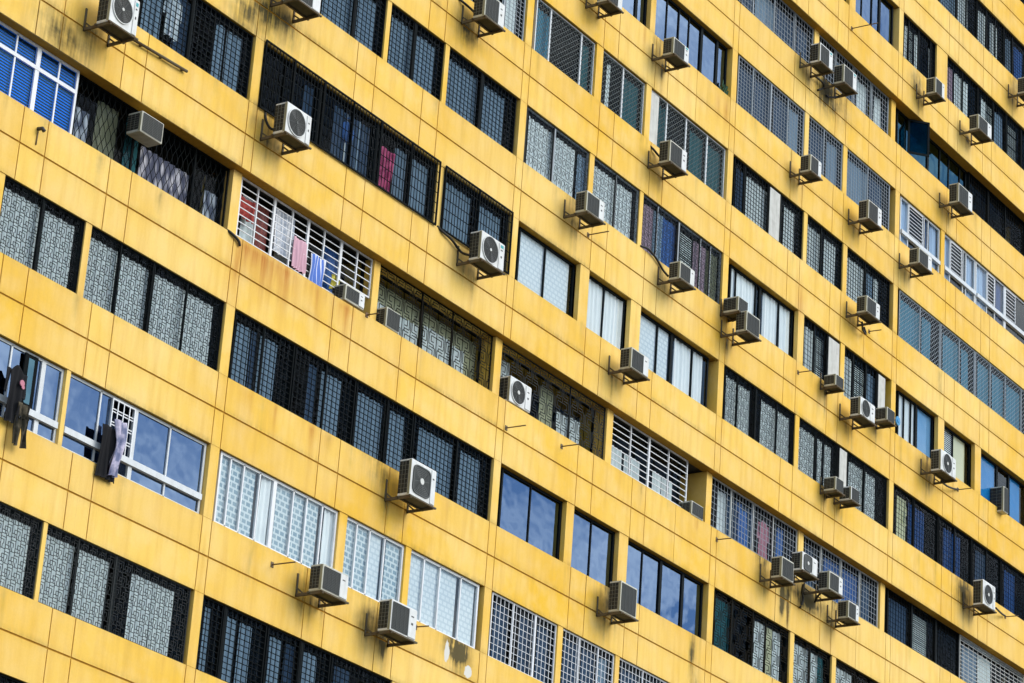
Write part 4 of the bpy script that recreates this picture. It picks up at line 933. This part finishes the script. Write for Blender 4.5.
tag(mb.build('drain_spout'),'small black drain spout below the blue tinted window','spout')
x,z=DISC; mb=MB(); mb.disc(x,-.52,-.49,z,.12,M['discblue'],20); mb.disc(x,-.535,-.521,z,.05,M['discblue'],14); mb.tube([(x-.3,-.45,z-.02),(x,-.49,z)],.012,M['discblue'],6)
tag(mb.build('round_cap'),'small blue round cap beside the box unit at the fourth pillar','cap')
x,z=PLANT; mb=MB()
mb.disc(x,.05,.21,z-.33,.10,M['bracket'],14)
for i in range(60):
    t=rnd.random()*6.28; e=.1+.32*rnd.random(); l=.14+.1*rnd.random(); px_,pz=x+.16*math.cos(t)*rnd.random(),z-.25+e
    py=.12+.1*rnd.random(); d=Vector((math.cos(t),.5*math.sin(t*3),.6)).normalized()*l; sd=Vector((d.z,.02,-d.x))*.28
    p=Vector((px_,py,pz)); mb.add([tuple(p),tuple(p+d*.5+sd),tuple(p+d),tuple(p+d*.5-sd)],[(0,1,2,3)],M['leaf'])
tag(mb.build('potted_plant'),'small dark green potted plant at the end of a blue glass window','plant')

# ------------------------------------------------------------------ light and camera
wd=bpy.data.worlds.new('World'); sc.world=wd; wd.use_nodes=True; nt=wd.node_tree; nt.nodes.clear()
o=nt.nodes.new('ShaderNodeOutputWorld'); bg=nt.nodes.new('ShaderNodeBackground')
sky=nt.nodes.new('ShaderNodeTexSky'); sky.sky_type='NISHITA'; sky.sun_disc=False
SUN=Vector((.34,-.80,.55)).normalized()
el=math.asin(SUN.z); az=math.atan2(SUN.x,SUN.y)
sky.sun_elevation=el; sky.sun_rotation=az; sky.air_density=1.; sky.dust_density=.5
tc=nt.nodes.new('ShaderNodeTexCoord'); mp=nt.nodes.new('ShaderNodeMapping'); mp.inputs['Scale'].default_value=(1,1,1.9); nt.links.new(tc.outputs['Generated'],mp.inputs[0])
n1=nt.nodes.new('ShaderNodeTexNoise'); n1.inputs['Scale'].default_value=SKY_SCALE; n1.inputs['Detail'].default_value=7; n1.inputs['Roughness'].default_value=.55; n1.inputs['Distortion'].default_value=.4
nt.links.new(mp.outputs[0],n1.inputs['Vector'])
cl=ramp(nt,n1.outputs['Fac'],(.44,0.),(.66,1.))
blue=mixc(nt,.55,sky.outputs[0],(.50,1.45,2.9))
c=mixc(nt,cl,blue,CLOUD)
nt.links.new(c,bg.inputs[0]); bg.inputs[1].default_value=.12; nt.links.new(bg.outputs[0],o.inputs[0])
L=bpy.data.lights.new('sun','SUN'); L.energy=SUN_E; L.angle=math.radians(SUN_A); L.color=(1,.95,.86)
lo=bpy.data.objects.new('sun',L); COL.objects.link(lo); lo.rotation_euler=SUN.to_track_quat('Z','Y').to_euler()
cam=bpy.data.cameras.new('camera'); co=bpy.data.objects.new('camera',cam); COL.objects.link(co)
cam.sensor_width=36; cam.sensor_fit='HORIZONTAL'; cam.lens=36*3028.9/1024; cam.clip_start=.5; cam.clip_end=8000
R=CAM_R
co.matrix_world=Matrix(((R[0][0],-R[1][0],-R[2][0],CAM_C[0]),(R[0][1],-R[1][1],-R[2][1],CAM_C[1]),(R[0][2],-R[1][2],-R[2][2],CAM_C[2]),(0,0,0,1)))
sc.camera=co
vs=sc.view_settings; vs.view_transform='Standard'; vs.look='None'; vs.gamma=1; vs.use_curve_mapping=False; vs.exposure=EXPO
sc.cycles.transparent_max_bounces=12; sc.cycles.max_bounces=6; sc.cycles.diffuse_bounces=3; sc.cycles.glossy_bounces=3
